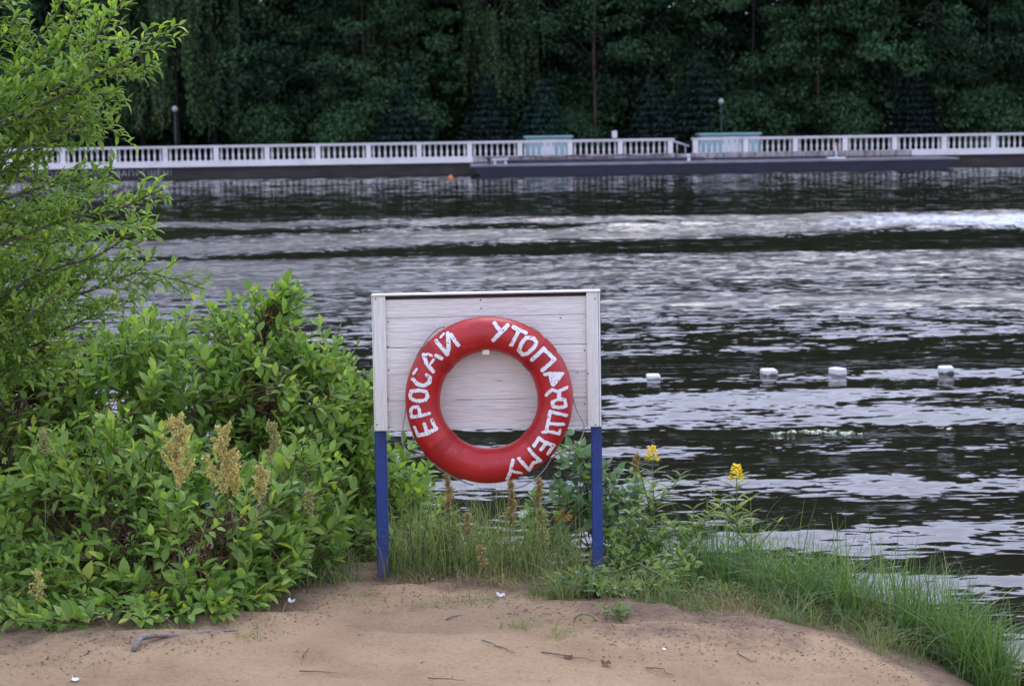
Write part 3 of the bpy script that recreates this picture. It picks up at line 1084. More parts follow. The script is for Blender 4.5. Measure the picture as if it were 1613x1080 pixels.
def broad_crown(rng, H, W, base, M_, per, ls=(.15, .30)):
    """clumps of leaves spread through a crown of height base..H and radius W"""
    C = []
    for _ in range(M_):
        t = rng.uniform(.02, 1) ** .9
        rad = W * (math.sin(math.pi * min(.97, .28 + .70 * t)) ** .7) * (.85 + .3 * rng.random())
        a = rng.uniform(0, 2 * math.pi)
        r = rad * math.sqrt(rng.uniform(.18, 1))
        C.append((r * math.cos(a), r * math.sin(a), base + (H - base) * t))
    C = np.array(C)
    cr = rng.uniform(.55, 1.25, M_)
    P = np.repeat(C, per, 0)
    R_ = np.repeat(cr, per)
    d = rand_dirs(len(P), rng)
    d[:, 2] = d[:, 2] * .75 + .15
    rr = rng.uniform(.35, 1.0, len(P)) ** .6
    P = P + d * (R_ * rr)[:, None] * np.array([1.15, 1.15, .7])
    out = nrm(d + np.array([0, 0, .5]))
    nor = nrm(out + rng.normal(size=d.shape) * .55)
    dirs = nrm(np.cross(nor, rand_dirs(len(P), rng)) + np.array([0, 0, -.25]))
    return P, frames(dirs, nor), rng.uniform(ls[0], ls[1], len(P)), C


def make_broad(name, label, H, W, base, M_, per, mat, bark, seed, trunk_r=.085, ls=(.15, .30)):
    rng = np.random.default_rng(seed)
    t = thing(name, label, 'tree', (0, 0, 0))
    P, R, s, C = broad_crown(rng, H, W, base, M_, per, ls)
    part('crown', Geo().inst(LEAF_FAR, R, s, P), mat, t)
    g = Geo()
    k = 9
    zz = np.linspace(-.5, H * .9, k)
    pts = np.stack([np.cumsum(rng.normal(0, .07, k)), np.cumsum(rng.normal(0, .07, k)), zz], -1)
    g.tube(pts, np.linspace(trunk_r, .03, k), 7)
    for i in rng.choice(len(C), min(16, len(C)), replace=False):
        c = C[i]
        z0 = max(base * 1.0, c[2] - np.hypot(c[0], c[1]) * .7 - .5)
        z0 = min(z0, H * .85)
        p0 = np.array([np.interp(z0, zz, pts[:, 0]), np.interp(z0, zz, pts[:, 1]), z0])
        mid = (p0 + c) / 2 + np.array([0, 0, .3])
        g.tube([p0, mid, c], [trunk_r * .25, trunk_r * .16, .015], 5)
    part('trunk', g, bark, t)
    return t


def make_birch(label, H, seed, mat, low):
    rng = np.random.default_rng(seed)
    t = thing('weeping_birch', label, 'tree', (0, 0, 0))
    g = Geo()
    k = 8
    zz = np.linspace(-.5, H * .95, k)
    pts = np.stack([np.cumsum(rng.normal(0, .08, k)), np.cumsum(rng.normal(0, .08, k)), zz], -1)
    g.tube(pts, np.linspace(.17, .03, k), 7)
    P, D = [], []
    for i in range(80):
        z0 = rng.uniform(H * .18, H * .9)
        a = rng.uniform(0, 2 * math.pi)
        L = rng.uniform(1.2, 3.4) * (1 - .4 * z0 / H)
        p0 = np.array([np.interp(z0, zz, pts[:, 0]), np.interp(z0, zz, pts[:, 1]), z0])
        e = p0 + np.array([math.cos(a) * L, math.sin(a) * L, rng.uniform(.2, 1.0)])
        g.tube([p0, (p0 + e) / 2 + np.array([0, 0, .4]), e], [.05, .035, .012], 4)
        for j in range(5):
            f = rng.uniform(.6, 1)
            b = p0 + (e - p0) * f + rng.normal(0, .15, 3)
            ln = min(rng.uniform(1.5, 6.0), b[2] - low - rng.uniform(0, 1.5))
            if ln < .4:
                continue
            m = int(ln * 22)
            q = np.linspace(0, 1, m)
            sw = rng.normal(0, .22, 2)
            st = b + np.stack([sw[0] * q ** 2, sw[1] * q ** 2, -ln * q], -1)
            P.append(st + rng.normal(0, .055, st.shape))
            D.append(np.stack([rng.normal(0, .5, m), rng.normal(0, .5, m), -np.ones(m)], -1))
    P, D = np.concatenate(P), np.concatenate(D)
    R = frames(D, nrm(rng.normal(size=D.shape)))
    part('crown', Geo().inst(LEAF_FAR, R, rng.uniform(.12, .24, len(P)), P), mat, t)
    part('trunk', g, M['bark'], t)
    return t


def make_spruce(label, H, W, seed, mat):
    rng = np.random.default_rng(seed)
    t = thing('spruce', label, 'tree', (0, 0, 0))
    g = Geo()
    g.tube([(0, 0, -.5), (0, 0, H * .5), (0, 0, H)], [.13, .08, .01], 6)
    P, D, Nn = [], [], []
    z = .25
    while z < H:
        L = W * (1 - z / H) ** .85 + .1
        nb = 11
        a0 = rng.uniform(0, 6.28)
        for i in range(nb):
            a = a0 + i * 2 * math.pi / nb + rng.normal(0, .12)
            l = L * rng.uniform(.75, 1.1)
            n = max(5, int(l * 20))
            q = np.sqrt(np.linspace(.03, 1, n))
            dr = np.array([math.cos(a), math.sin(a), 0])
            sd_ = np.array([-math.sin(a), math.cos(a), 0])
            side = rng.uniform(-1, 1, n) * .28 * l * (1.15 - q)
            pp = np.array([0, 0, z]) + dr * (q * l)[:, None] + sd_ * side[:, None] + np.stack([0 * q, 0 * q, -.28 * l * q + .16 * l * q ** 3], -1)
            pp = pp + rng.normal(0, .03, pp.shape)
            P.append(pp)
            D.append(dr + sd_ * (np.sign(side) * .7)[:, None] + rng.normal(0, .2, (n, 3)) + np.array([0, 0, -.35]))
            Nn.append(np.tile([0, 0, 1.0], (n, 1)) + rng.normal(0, .3, (n, 3)))
        z += .30 + .02 * z
    P, D, Nn = np.concatenate(P), np.concatenate(D), np.concatenate(Nn)
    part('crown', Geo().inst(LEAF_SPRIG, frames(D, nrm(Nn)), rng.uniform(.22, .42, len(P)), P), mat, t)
    part('trunk', g, M['bark'], t)
    return t


def far_z(p_off):
    return float(np.interp(p_off, offs, zz))


def put(u, off):
    s = bank_s(u, off, 215)
    q = bank(s, off, 0)
    return (q[0], q[1], far_z(off))


K_A = make_broad('broadleaf_tree', 'dark green leafy tree left of the weeping birches, low on the far bank', 24, 4.8, .5, 190, 135, M['far_leaf'], M['bark'], 11)
K_B = make_broad('broadleaf_tree', 'tall dark broadleaf tree on the far bank with rounded leaf clumps', 26, 4.4, .9, 200, 130, M['far_leaf'], M['bark'], 12)
K_C = make_broad('linden_tree', 'mid green linden with spreading low clumps on the far bank', 22, 5.2, 1.0, 180, 140, M['far_leaf_mid'], M['bark'], 13)
K_D = make_broad('linden_tree', 'linden with a bare reddish trunk above the white notice box', 24, 4.6, 4.4, 150, 140, M['far_leaf_mid'], M['red_bark'], 14, .11)
K_W = make_birch('weeping birch with long hanging strands over the left end of the balustrade', 22, 15, M['far_birch'], 1.2)
K_W2 = make_birch('pale green weeping birch with strands hanging in the middle of the far bank', 22, 16, M['far_birch'], 2.6)
K_S = make_spruce('dark bluish spruce low behind the balustrade, left of the weeping birch strands', 5.0, 2.1, 17, M['far_spruce'])
K_U = make_broad('understory_bush', 'rounded dark bush at the foot of the far wood', 2.6, 1.7, .1, 26, 150, M['far_leaf_mid'], M['bark'], 18, .05, (.12, .24))

K_A.location = put(60, 9)
K_B.location = put(445, 10)
K_B['label'] = 'tall dark broadleaf tree between the hanging birch and the low bright linden'
K_C.location = put(575, 8)
K_C['label'] = 'linden with bright low leaf clumps left of the small bluish spruce'
K_D.location = put(938, 8.5)
K_W.location = put(285, 8)
K_W2.location = put(780, 9)
K_S.location = put(638, 6.2)
K_U.location = put(1335, 7)
K_U['label'] = 'small bright green bush at the foot of the wood behind the right balustrade'
for src, u, off, rz, sc, lb in (
        (K_W, 225, 10, 2.1, .95, 'second hanging birch just left of the first, partly behind the near plum branches'),
        (K_W, 335, 9, 4.0, 1.05, 'third hanging birch, right of the globe lamp under the strands'),
        (K_W, 165, 9, 5.2, 1.0, 'hanging birch at the left, seen between the sprays of the plum tree'),
        (K_W2, 580, 11, 1.1, 1.0, 'thin hanging birch above the bright low linden'),
        (K_C, 700, 11, 1.0, 1.0, 'broad linden behind the small bluish spruce on the far bank'),
        (K_A, 380, 12, 2.0, 1.0, 'dark leafy tree right behind the hanging birch strands'),
        (K_S, 770, 6.5, 1.0, .9, 'greyish spruce with tiered drooping boughs under the pale birch strands'),
        (K_S, 858, 6.5, 2.2, .85, 'spruce right behind the left teal kiosk'),
        (K_S, 1030, 6.5, 3.0, .85, 'bluish spruce between the notice box and the opening'),
        (K_S, 1105, 7.0, 4.0, 1.1, 'tallest bluish spruce, just behind the opening in the balustrade'),
        (K_S, 1440, 7.5, 5.0, .9, 'dark spruce half hidden in shade behind the right balustrade'),
        (K_C, 1190, 9, 2.5, 1.0, 'linden above the right teal kiosk'),
        (K_D, 1293, 9, 1.7, .95, 'tree with a thin bare trunk right of the right teal kiosk'),
        (K_C, 1405, 9.5, 4.1, 1.12, 'large pale linden with big clumps above the right balustrade'),
        (K_A, 1560, 9, .6, 1.0, 'broad dark tree above the far right end of the balustrade'),
        (K_B, 860, 12, 3.4, 1.0, 'dark tree between the pale weeping birch and the bare reddish trunk'),
        (K_B, 1085, 13, 5.0, 1.0, 'tall dark tree behind the tallest bluish spruce'),
        (K_U, 1180, 6.5, 1.4, 1.1, 'bush close behind the roof of the right teal kiosk'),
        (K_U, 540, 6.5, 2.4, 1.0, 'dark rounded bush at the foot of the bright low linden'),
        (K_U, 1545, 7, 3.4, 1.1, 'green bush at the foot of the broad dark tree at the right end'),
        (K_U, 420, 6.5, .4, 1.0, 'rounded bush under the tall dark tree right of the hanging birch'),
        (K_U, 905, 6.3, .9, .8, 'low bush left of the bare reddish trunk')):
    clone(src, put(u, off), rz, sc, lb)
rng = np.random.default_rng(55)
for i in range(30):
    u = -260 + i * 72 + rng.uniform(-20, 20)
    clone(K_U, put(u, rng.uniform(10, 14)), rng.uniform(0, 6.28), rng.uniform(1.2, 1.9), 'undergrowth bush in the shade between the trunks of the far wood', 'undergrowth bushes between the far trunks')
# pine with a reddish trunk, top right
t = thing('pine_tree', 'pine with a tall bare reddish trunk at the upper right of the wood', 'tree', put(1586, 13))
b0 = ABS[t.name]
part('trunk', Geo().tube([b0 + np.array([0, 0, -.5]), b0 + np.array([-.05, 0, 8]), b0 + np.array([-.25, 0, 15]), b0 + np.array([-.3, 0, 24])], [.2, .17, .14, .05], 8), M['red_bark'], t)
P, R, s, C = broad_crown(np.random.default_rng(33), 25, 3.2, 13, 60, 120)
part('crown', Geo().inst(LEAF_SPRIG, R, s * 1.4, P + b0), M['far_spruce'], t)
# dead grey branches
t = thing('dead_tree', 'bare grey dead tree top among the dark crowns at upper right', 'tree', put(1478, 7.5))
b0 = ABS[t.name]
rng = np.random.default_rng(5)
g = Geo()
g.tube([b0 + np.array([0, 0, -.5]), b0 + np.array([.1, 0, 4]), b0 + np.array([-.1, 0, 7.5]), b0 + np.array([-.3, 0, 10])], [.07, .05, .035, .015], 6)
part('trunk', g, M['bark'], t)
for i in range(16):
    g = Geo()
    z0 = rng.uniform(5, 9)
    a = rng.uniform(0, 6.28)
    p0 = b0 + np.array([0, 0, z0])
    L = rng.uniform(.8, 1.7)
    e = p0 + np.array([math.cos(a) * L, math.sin(a) * L * .6, -rng.uniform(-.3, 1.2)])
    g.tube([p0, (p0 + e) / 2 + np.array([0, 0, .25]), e], [.03, .02, .008], 4)
    part('branch', g, M['dead_bark'], t)
# further trees of the wood, one behind another
rng = np.random.default_rng(77)
lab2 = 'dark tree deep in the wood behind the front trees of the far bank'
for i in range(46):
    row = i % 2
    u = -520 + (i // 2) * 118 + rng.uniform(-30, 30)
    off = (15, 21)[row] + rng.uniform(-1.5, 1.5)
    c = clone((K_A, K_B, K_C)[i % 3], put(u, off), rng.uniform(0, 6.28), rng.uniform(.95, 1.15), lab2, 'trees deep in the far wood')
for i, u in enumerate((-420, -300, -180, -60, 1680, 1790, 1900, 2010, -540, 2120)):
    clone((K_C, K_A, K_B)[i % 3], put(u, 9 + (i % 3)), i * 1.3, 1.05, 'tree of the far bank beyond the edge of the view', 'far bank trees beyond the view')
# the mass of the wood behind them all
rng = np.random.default_rng(78)
n = 62000
ss = rng.uniform(-95, 95, n)
oo = rng.uniform(25, 42, n)
zt = rng.random(n) * 25
P = np.stack([bank(0, 0, 0)[0] + bdir[0] * ss + bnor[0] * oo, BY + bdir[1] * ss + bnor[1] * oo, zt * (.8 + .35 * vnoise(ss * .22, oo * .1, 6)) + np.interp(oo, offs, zz)], -1)
nor = nrm(rng.normal(size=(n, 3)) + np.array([0, -.5, .6]))
R = frames(np.cross(nor, rand_dirs(n, rng)), nor)
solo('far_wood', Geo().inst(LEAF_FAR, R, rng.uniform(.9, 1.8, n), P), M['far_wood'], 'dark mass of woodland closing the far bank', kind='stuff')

def water_z(x, y):
    return float(Hh[min(np.searchsorted(tt, x / y), len(tt) - 1), min(np.searchsorted(ty, y), len(ty) - 1)])


def on_water(u, v):
    q = at_z(u, v, 0)
    for _ in range(4):
        q = at_z(u, v, water_z(q[0], q[1]))
    return q


# ------------------------------------------------------------------ floats of the bathing area
for i, (u, v, w, hgt, rz, lb) in enumerate((
        (1029, 594, .125, .095, .0, 'white float with a brown waterline, nearest to the rescue board'),
        (1211, 589, .135, .115, .1, 'white rounded float with a broad brown waterline, second from the rescue board'),
        (1321, 587, .125, .115, .5, 'clean white slant-sided float, third from the rescue board'),
        (1490, 584, .135, .11, -.1, 'white float with a brown waterline, farthest to the right on the water'))):
    p = on_water(u, v)
    p[2] -= .068
    g = Geo()
    c, s_ = math.cos(rz), math.sin(rz)

    def fn(x, y, z, p=p, c=c, s_=s_, i=i):
        if i == 2 and z > .05 and x > 0:
            x = x * .55
        return (p[0] + c * x - s_ * y, p[1] + s_ * x + c * y, p[2] + z)
    g.box(-w / 2 * 1.0, w / 2 * 1.0, -.08, .08, -.07, hgt, fn, .011)
    m = float_mat('float_plastic_%d' % i, (.045, .068, -.2, .058)[i])
    solo('buoy', g, m, lb, 'float', group='white floats marking the bathing area', loc=tuple(p), smooth=False)

# pale weed on the water
rng = np.random.default_rng(90)
P, S_ = [], []
for u, v, n, du, dv in ((1280, 666, 34, 40, 3), (1332, 670, 16, 12, 3), (1485, 661, 8, 12, 1), (1235, 669, 10, 16, 2)):
    for _ in range(n):
        q = at_z(u + rng.normal(0, du * .6), v + rng.normal(0, dv * .7), .0)
        P.append(q)
P = np.array(P)
hz = []
for q in P:
    jy = np.searchsorted(ty, q[1])
    ix = np.searchsorted(tt, q[0] / q[1])
    hz.append(Hh[min(ix, len(tt) - 1), min(jy, len(ty) - 1)])
P[:, 2] = np.array(hz) + .004
dirs = nrm(np.stack([rng.normal(size=len(P)), rng.normal(size=len(P)) * .4, np.zeros(len(P))], -1))
solo('pond_weed', Geo().inst(LEAF_HEART, frames(dirs, np.array([0, 0, 1.0]) + rng.normal(0, .08, (len(P), 3))), rng.uniform(.04, .08, len(P)), P), M['weed'], 'pale green weed leaves floating on the lake', kind='stuff')

# ------------------------------------------------------------------ rescue board
BD = 9.46                                         # depth of the board
p_ctr = at(767, 570, BD)
root = thing('rescue_board', 'white plank board on two blue posts carrying the lifebuoy', 'board', (p_ctr[0], BD, float(ground_z(p_ctr[0], BD))))
TILT = math.radians(.25)


def bp(u, v):
    """x and z on the board's plane for a pixel"""
    q = at(u, v, BD - .02)
    return q[0], q[2]


xl, zt_ = bp(585.5, 464)
xr, ztr = bp(944.5, 457.5)
_, zb = bp(590, 677.5)
zt = (zt_ + ztr) / 2
xm = (xl + xr) / 2


def tl(x, y, z):
    return (x, y, z + (x - xm) * math.tan(TILT))


yf = BD - .03                                     # front of the battens
# planks
edges_v = [469.5, 501, 548, 590, 632, 676]
zs = [bp(606, v)[1] for v in edges_v]
zs[0] = zt - .025
for i in range(5):
    g = Geo()
    j = (0, .003, -.002, .002, -.001)[i]
    top = zs[i] - (.0015 if i else .0)
    g.box(xl + .012, xr - .012, yf + .022 + j, yf + .044 + j, zs[i + 1] + .0015, top, tl, .0022)
    part('plank', g, M['board_x'], root)
# battens, cap, bottom lip, thin side edging
wB = .060
part('batten', Geo().box(xl + .004, xl + wB, yf, yf + .020, zb, zt - .007, tl, .002), M['board_z'], root)
part('batten', Geo().box(xr - wB, xr - .008, yf, yf + .020, zb, zt - .007, tl, .002), M['board_z'], root)
part('cap_board', Geo().box(xl - .002, xr + .002, yf - .006, yf + .055, zt - .0055, zt + .002, tl, .0015), M['board_x'], root)
part('back_rail', Geo().box(xl + .012, xr - .012, yf + .047, yf + .065, zs[0] - .03, zt - .007, tl), M['board_dark'], root)
part('bottom_lip', Geo().box(xl + wB + .002, xr - wB - .002, yf + .012, yf + .021, zb - .002, zb + .007, tl), M['board_x'], root)
part('side_edging', Geo().box(xr - .006, xr + .001, yf + .004, yf + .05, zb, zt - .006, tl), M['board_z'], root)
part('side_edging', Geo().box(xl - .001, xl + .003, yf + .004, yf + .05, zb, zt - .006, tl), M['board_z'], root)
# posts
for u0, u1, ub0, vb in ((588.5, 607, 598, 925), (932, 949, 941, 915)):
    x0, x1 = bp(u0, 690)[0], bp(u1, 690)[0]
    zg = float(ground_z((x0 + x1) / 2, BD + .09)) - .15
    part('post', Geo().box(x0, x1, yf + .067, yf + .117, zg, zt - .02, None, .004), M['blue_paint'], root)
# nails
for (u, v) in ((757, 473), (758, 486), (611, 507), (611, 546), (612, 583), (883, 501), (910, 587), (926, 588), (612, 673), (790, 674), (921, 552), (937, 470), (592, 470), (594, 668), (938, 668), (611, 628), (921, 636)):
    x, z = bp(u, v)
    on_b = u < 607 or u > 924
    g = Geo()
    g.lathe([(.0035, 0), (.003, .002), (.001, .003)], 6)
    V = g.v[-1]
    y = yf - .001 if on_b else yf + .020
    g.v[-1] = np.stack([V[:, 0] + x, y - V[:, 2], V[:, 1] + z], -1)
    part('nail', g, M['nail'], root)
# peg that carries the ring
px, pz = bp(766, 550)
part('peg', Geo().box(px - .016, px + .016, yf - .115, yf + .025, pz - .011, pz + .012, None, .002), M['board_x'], root)

# ------------------------------------------------------------------ lifebuoy
RT = .0755
PXM = F / (BD - .105)                             # pixels per metre at the ring
RC = at(770.2, 629.5, BD - .03 - RT - .002)
RMAJ = (133.2 + 77.4) / 2 / PXM
RT = (133.2 - 77.4) / 2 / PXM
ring = thing('lifebuoy', 'round red lifebuoy with white hand-painted lettering hanging on the white board', 'lifebuoy', tuple(RC))


def torus(nu, nv, th0=0, th1=2 * math.pi, extra=0.0, wob_=True):
    closed = abs(th1 - th0 - 2 * math.pi) < 1e-6
    th = np.linspace(th0, th1, nu, endpoint=not closed)
    ph = np.linspace(0, 2 * math.pi, nv, endpoint=False)
    A, B = np.meshgrid(th, ph, indexing='ij')
    r = RT + extra
    if wob_:
        r = r * (1 + .012 * np.sin(3 * A + 1) + .01 * np.sin(7 * A + 2 * np.sin(B)))
    rr = RMAJ + r * np.cos(B)
    V = np.stack([rr * np.cos(A), -r * np.sin(B), rr * np.sin(A)], -1).reshape(-1, 3) + RC
    n0 = nu if closed else nu - 1
    i, k = np.meshgrid(np.arange(n0), np.arange(nv), indexing='ij')
    Q = np.stack([i * nv + k, ((i + 1) % nu) * nv + k, ((i + 1) % nu) * nv + (k + 1) % nv, i * nv + (k + 1) % nv], -1).reshape(-1, 4)
    return V, Q[:, ::-1]


V, Q = torus(160, 36)
ring_body = part('ring', Geo().add(V, None, Q), M['ring'], ring, True)
for a_ in (140, 41, -43, -137):
    w = 5.2
    V, Q = torus(12, 36, math.radians(a_ - w), math.radians(a_ + w), .0026)
    part('strap', Geo().add(V, None, Q), M['ring_strap'], ring_body, True)

# the painted letters, as thin paint on the ring's surface; strokes read off three enlargements of the photograph
c1 = lambda x, y: (630 + x / 5.4, 500 + y / 5.4)
c2 = lambda x, y: (765 + x / 7.714, 495 + y / 7.714)
c3 = lambda x, y: (780 + x / 6.354, 600 + y / 6.354)
LET = [
    (c1, [([(155, 988), (238, 963), (308, 925)], 15), ([(155, 988), (122, 918)], 12), ([(232, 960), (208, 885)], 13), ([(304, 925), (272, 852)], 12)]),
    (c1, [([(100, 832), (175, 815), (250, 795)], 12), ([(102, 828), (90, 770), (112, 745), (150, 738), (168, 765), (168, 815)], 12)]),
    (c1, [([(87, 650), (97, 610), (160, 597), (225, 610), (238, 648), (218, 682), (150, 688), (97, 675), (87, 650)], 13)]),
    (c1, [([(143, 422), (117, 460)], 10), ([(112, 505), (150, 545), (210, 558), (252, 530), (258, 492), (232, 465)], 14)]),
    (c1, [([(203, 300), (228, 365), (285, 435)], 14), ([(198, 308), (240, 290), (272, 305)], 9), ([(290, 335), (250, 385)], 9), ([(308, 300), (358, 325)], 13)]),
    (c1, [([(310, 182), (345, 218), (405, 288)], 14), ([(405, 288), (418, 215), (410, 118)], 15), ([(410, 118), (440, 130), (500, 215)], 14), ([(347, 150), (376, 120)], 8)]),
    (c2, [([(112, 82), (180, 168)], 21), ([(268, 108), (190, 182), (98, 278)], 22)]),
    (c2, [([(338, 127), (490, 197)], 19), ([(402, 170), (312, 345)], 19)]),
    (c2, [([(500, 252), (588, 266), (616, 312), (588, 372), (500, 450), (450, 458), (408, 408), (432, 332), (470, 276), (500, 252)], 20)]),
    (c2, [([(565, 520), (705, 388), (838, 520), (690, 648)], 20)]),
    (c2, [([(722, 697), (800, 685), (935, 697), (822, 825)], 18), ([(790, 710), (820, 815)], 24), ([(870, 710), (840, 780)], 26)]),
    (c3, [([(512, 118), (568, 60), (622, 80), (718, 45)], 14), ([(640, 80), (642, 150)], 17), ([(642, 155), (700, 165), (710, 230), (650, 243), (580, 230), (572, 185), (642, 155)], 14)]),
    (c3, [([(552, 280), (530, 400), (510, 485)], 15), ([(552, 280), (718, 325)], 14), ([(535, 400), (690, 415)], 14), ([(510, 478), (585, 490), (643, 510), (652, 470)], 13), ([(512, 480), (476, 490)], 11)]),
    (c3, [([(440, 550), (520, 598), (592, 632)], 16), ([(440, 550), (392, 625)], 16), ([(515, 595), (460, 665)], 15), ([(590, 630), (530, 713)], 16)]),
    (c3, [([(342, 660), (400, 730), (458, 785)], 15), ([(458, 785), (382, 802), (345, 880)], 15), ([(345, 880), (240, 757)], 16)]),
    (c3, [([(178, 772), (155, 890), (122, 975)], 15), ([(160, 884), (262, 910)], 13)]),
]
cr_, sr_ = math.cos(ROLL), math.sin(ROLL)
for conv, strokes in LET:
    k = {c1: 5.4, c2: 7.714, c3: 6.354}[conv]
    segs = []
    for pl, hw in strokes:
        q = [np.array(conv(*p_)) for p_ in pl]
        for a_, b_ in zip(q[:-1], q[1:]):
            segs.append((a_, b_, hw / k * 1.34))
    allp = np.array([s_ for a_, b_, _ in segs for s_ in (a_, b_)])
    lo, hi = allp.min(0) - 5, allp.max(0) + 5
    step = .55
    us, vs = np.arange(lo[0], hi[0], step), np.arange(lo[1], hi[1], step)
    UU, VV_ = np.meshgrid(us, vs, indexing='ij')
    D = np.full(UU.shape, 9.0)
    for a_, b_, hw in segs:
        ab = b_ - a_
        f = np.clip(((UU - a_[0]) * ab[0] + (VV_ - a_[1]) * ab[1]) / max(ab @ ab, 1e-6), 0, 1)
        d = np.hypot(UU - a_[0] - f * ab[0], VV_ - a_[1] - f * ab[1]) - hw
        D = np.minimum(D, d)
    D = D + (vnoise(UU * .55, VV_ * .55, 17) - .5) * .8 + (vnoise(UU * 1.3, VV_ * 1.3, 18) - .5) * .3
    chip = vnoise(UU * .45 + 40, VV_ * .45, 19) * .6 + vnoise(UU * 1.1, VV_ * 1.1, 20) * .4
    keep = (D < 0) & (chip < .80)
    kc = keep[:-1, :-1] & keep[1:, :-1] & keep[1:, 1:] & keep[:-1, 1:]
    dx, dz = (UU - 770.2) / PXM, -(VV_ - 629.5) / PXM
    ax, az = cr_ * dx - sr_ * dz, sr_ * dx + cr_ * dz
    r = np.hypot(ax, az)
    rad = RT * 1.022 + .0032
    front = np.sqrt(np.maximum(rad ** 2 - (r - RMAJ) ** 2, 1e-6))
    V = np.stack([RC[0] + ax, RC[1] - front, RC[2] + az], -1).reshape(-1, 3)
    m_ = UU.shape[1]
    iu, jv = np.nonzero(kc)
    Q = np.stack([iu * m_ + jv, iu * m_ + jv + 1, (iu + 1) * m_ + jv + 1, (iu + 1) * m_ + jv], -1)
    used, inv = np.unique(Q, return_inverse=True)
    part('letter', Geo().add(V[used], None, inv.reshape(Q.shape)), M['letter'], ring_body, True)

# grab line
def rope(pxs, name='grab_line'):
    pts = np.array([at(u, v, BD - .09 + dyy) for u, v, dyy in pxs])
    # smooth through the points
    q = [pts[0]]
    for i in range(len(pts) - 1):
        p0, p1, p2, p3 = pts[max(i - 1, 0)], pts[i], pts[i + 1], pts[min(i + 2, len(pts) - 1)]
        for f in np.linspace(0, 1, 7)[1:]:
            q.append(.5 * ((2 * p1) + (p2 - p0) * f + (2 * p0 - 5 * p1 + 4 * p2 - p3) * f * f + (3 * p1 - p0 - 3 * p2 + p3) * f ** 3))
    part(name, Geo().tube(q, .0029, 6), M['rope'], ring, True)


rope([(701, 514, .0), (688, 519, .02), (672, 536, .025), (656, 562, .03), (646, 590, .03), (641, 625, .03), (638, 652, .0), (633, 688, -.01), (638, 706, -.01), (652, 716, -.01), (672, 720, .0), (678, 724, .01)])
rope([(678, 724, .02), (692, 738, .02), (716, 752, .02), (745, 764, .03)])
rope([(828, 514, .02), (842, 517, -.0), (856, 531, -.0), (868, 549, .0), (874, 556, .03)])
rope([(868, 549, .02), (884, 562, .0), (895, 588, .0), (901, 620, .0), (908, 645, .02), (917, 662, .02), (920, 675, .02), (914, 692, .02), (900, 703, .02), (884, 711, .02), (868, 722, .02)])
rope([(868, 722, .03), (858, 738, .02), (842, 755, .01), (826, 764, .01), (808, 770, .02), (780, 772, .02), (752, 768, .02)])

# ------------------------------------------------------------------ near plants
def leaf_objects(parent, tpl_meshes, R, s, P, idx, name='leaf'):
    off = ABS[parent.name]
    for i in idx:
        o = bpy.data.objects.new(name, tpl_meshes[i % len(tpl_meshes)])
        COL.objects.link(o)
        o.parent = parent
        m = np.eye(4)
        m[:3, :3] = R[i] * s[i]
        m[:3, 3] = P[i] - off
        o.matrix_local = Matrix(m.tolist())


def tpl_mesh(name, tpl, mat):
    return Geo().add(tpl[0], tpl[1]).mesh(name, mat, True)


def in_frame(P):
    d = P - np.array([0, 0, CAM_H])
    c = d @ _R3
    u = 806.5 + F * c[:, 0] / -c[:, 2]
    v = 540 - F * c[:, 1] / -c[:, 2]
    return (u > -10) & (u < 1623) & (v > -10) & (v < 1090), u, v


def finish_leaves(root_, kinds, meshes, mat, R, s, P, limit=300, part_name='foliage'):
    """the leaves that show largest become parts of their own, the rest one part"""
    ok, u, v = in_frame(P)
    dist = np.linalg.norm(P - np.array([0, 0, CAM_H]), axis=1)
    face = np.abs(np.einsum('ni,ni->n', R[:, :, 2], nrm(P - np.array([0, 0, CAM_H]))))
    score = s / dist * (.25 + face)
    med = np.median(dist)
    score = score * np.exp(-np.clip(dist - med + .15, 0, None) * 2.5) * np.where(ok, 1, .01)
    order = np.argsort(-score)
    big, rest = order[:limit], order[limit:]
    leaf_objects(root_, meshes, R, s, P, big)
    if len(rest):
        g = Geo()
        for k_ in range(len(kinds)):
            sel = rest[rest % len(kinds) == k_]
            if len(sel):
                g.inst(kinds[k_], R[sel], s[sel], P[sel])
        part(part_name, g, mat, root_, True, 'stuff')


DOG = [LEAF_OVATE, LEAF_OVATE_B, LEAF_OVATE_C]
DOG_ME = [tpl_mesh('dogwood_leaf', t_, M['dogwood']) for t_ in DOG]
PLUM = [LEAF_NARROW, leaf_tpl([0, .3, .68, 1], [0, .2, .17, 0], .3, .1)]
PLUM_ME = [tpl_mesh('plum_leaf', t_, M['plum']) for t_ in PLUM]


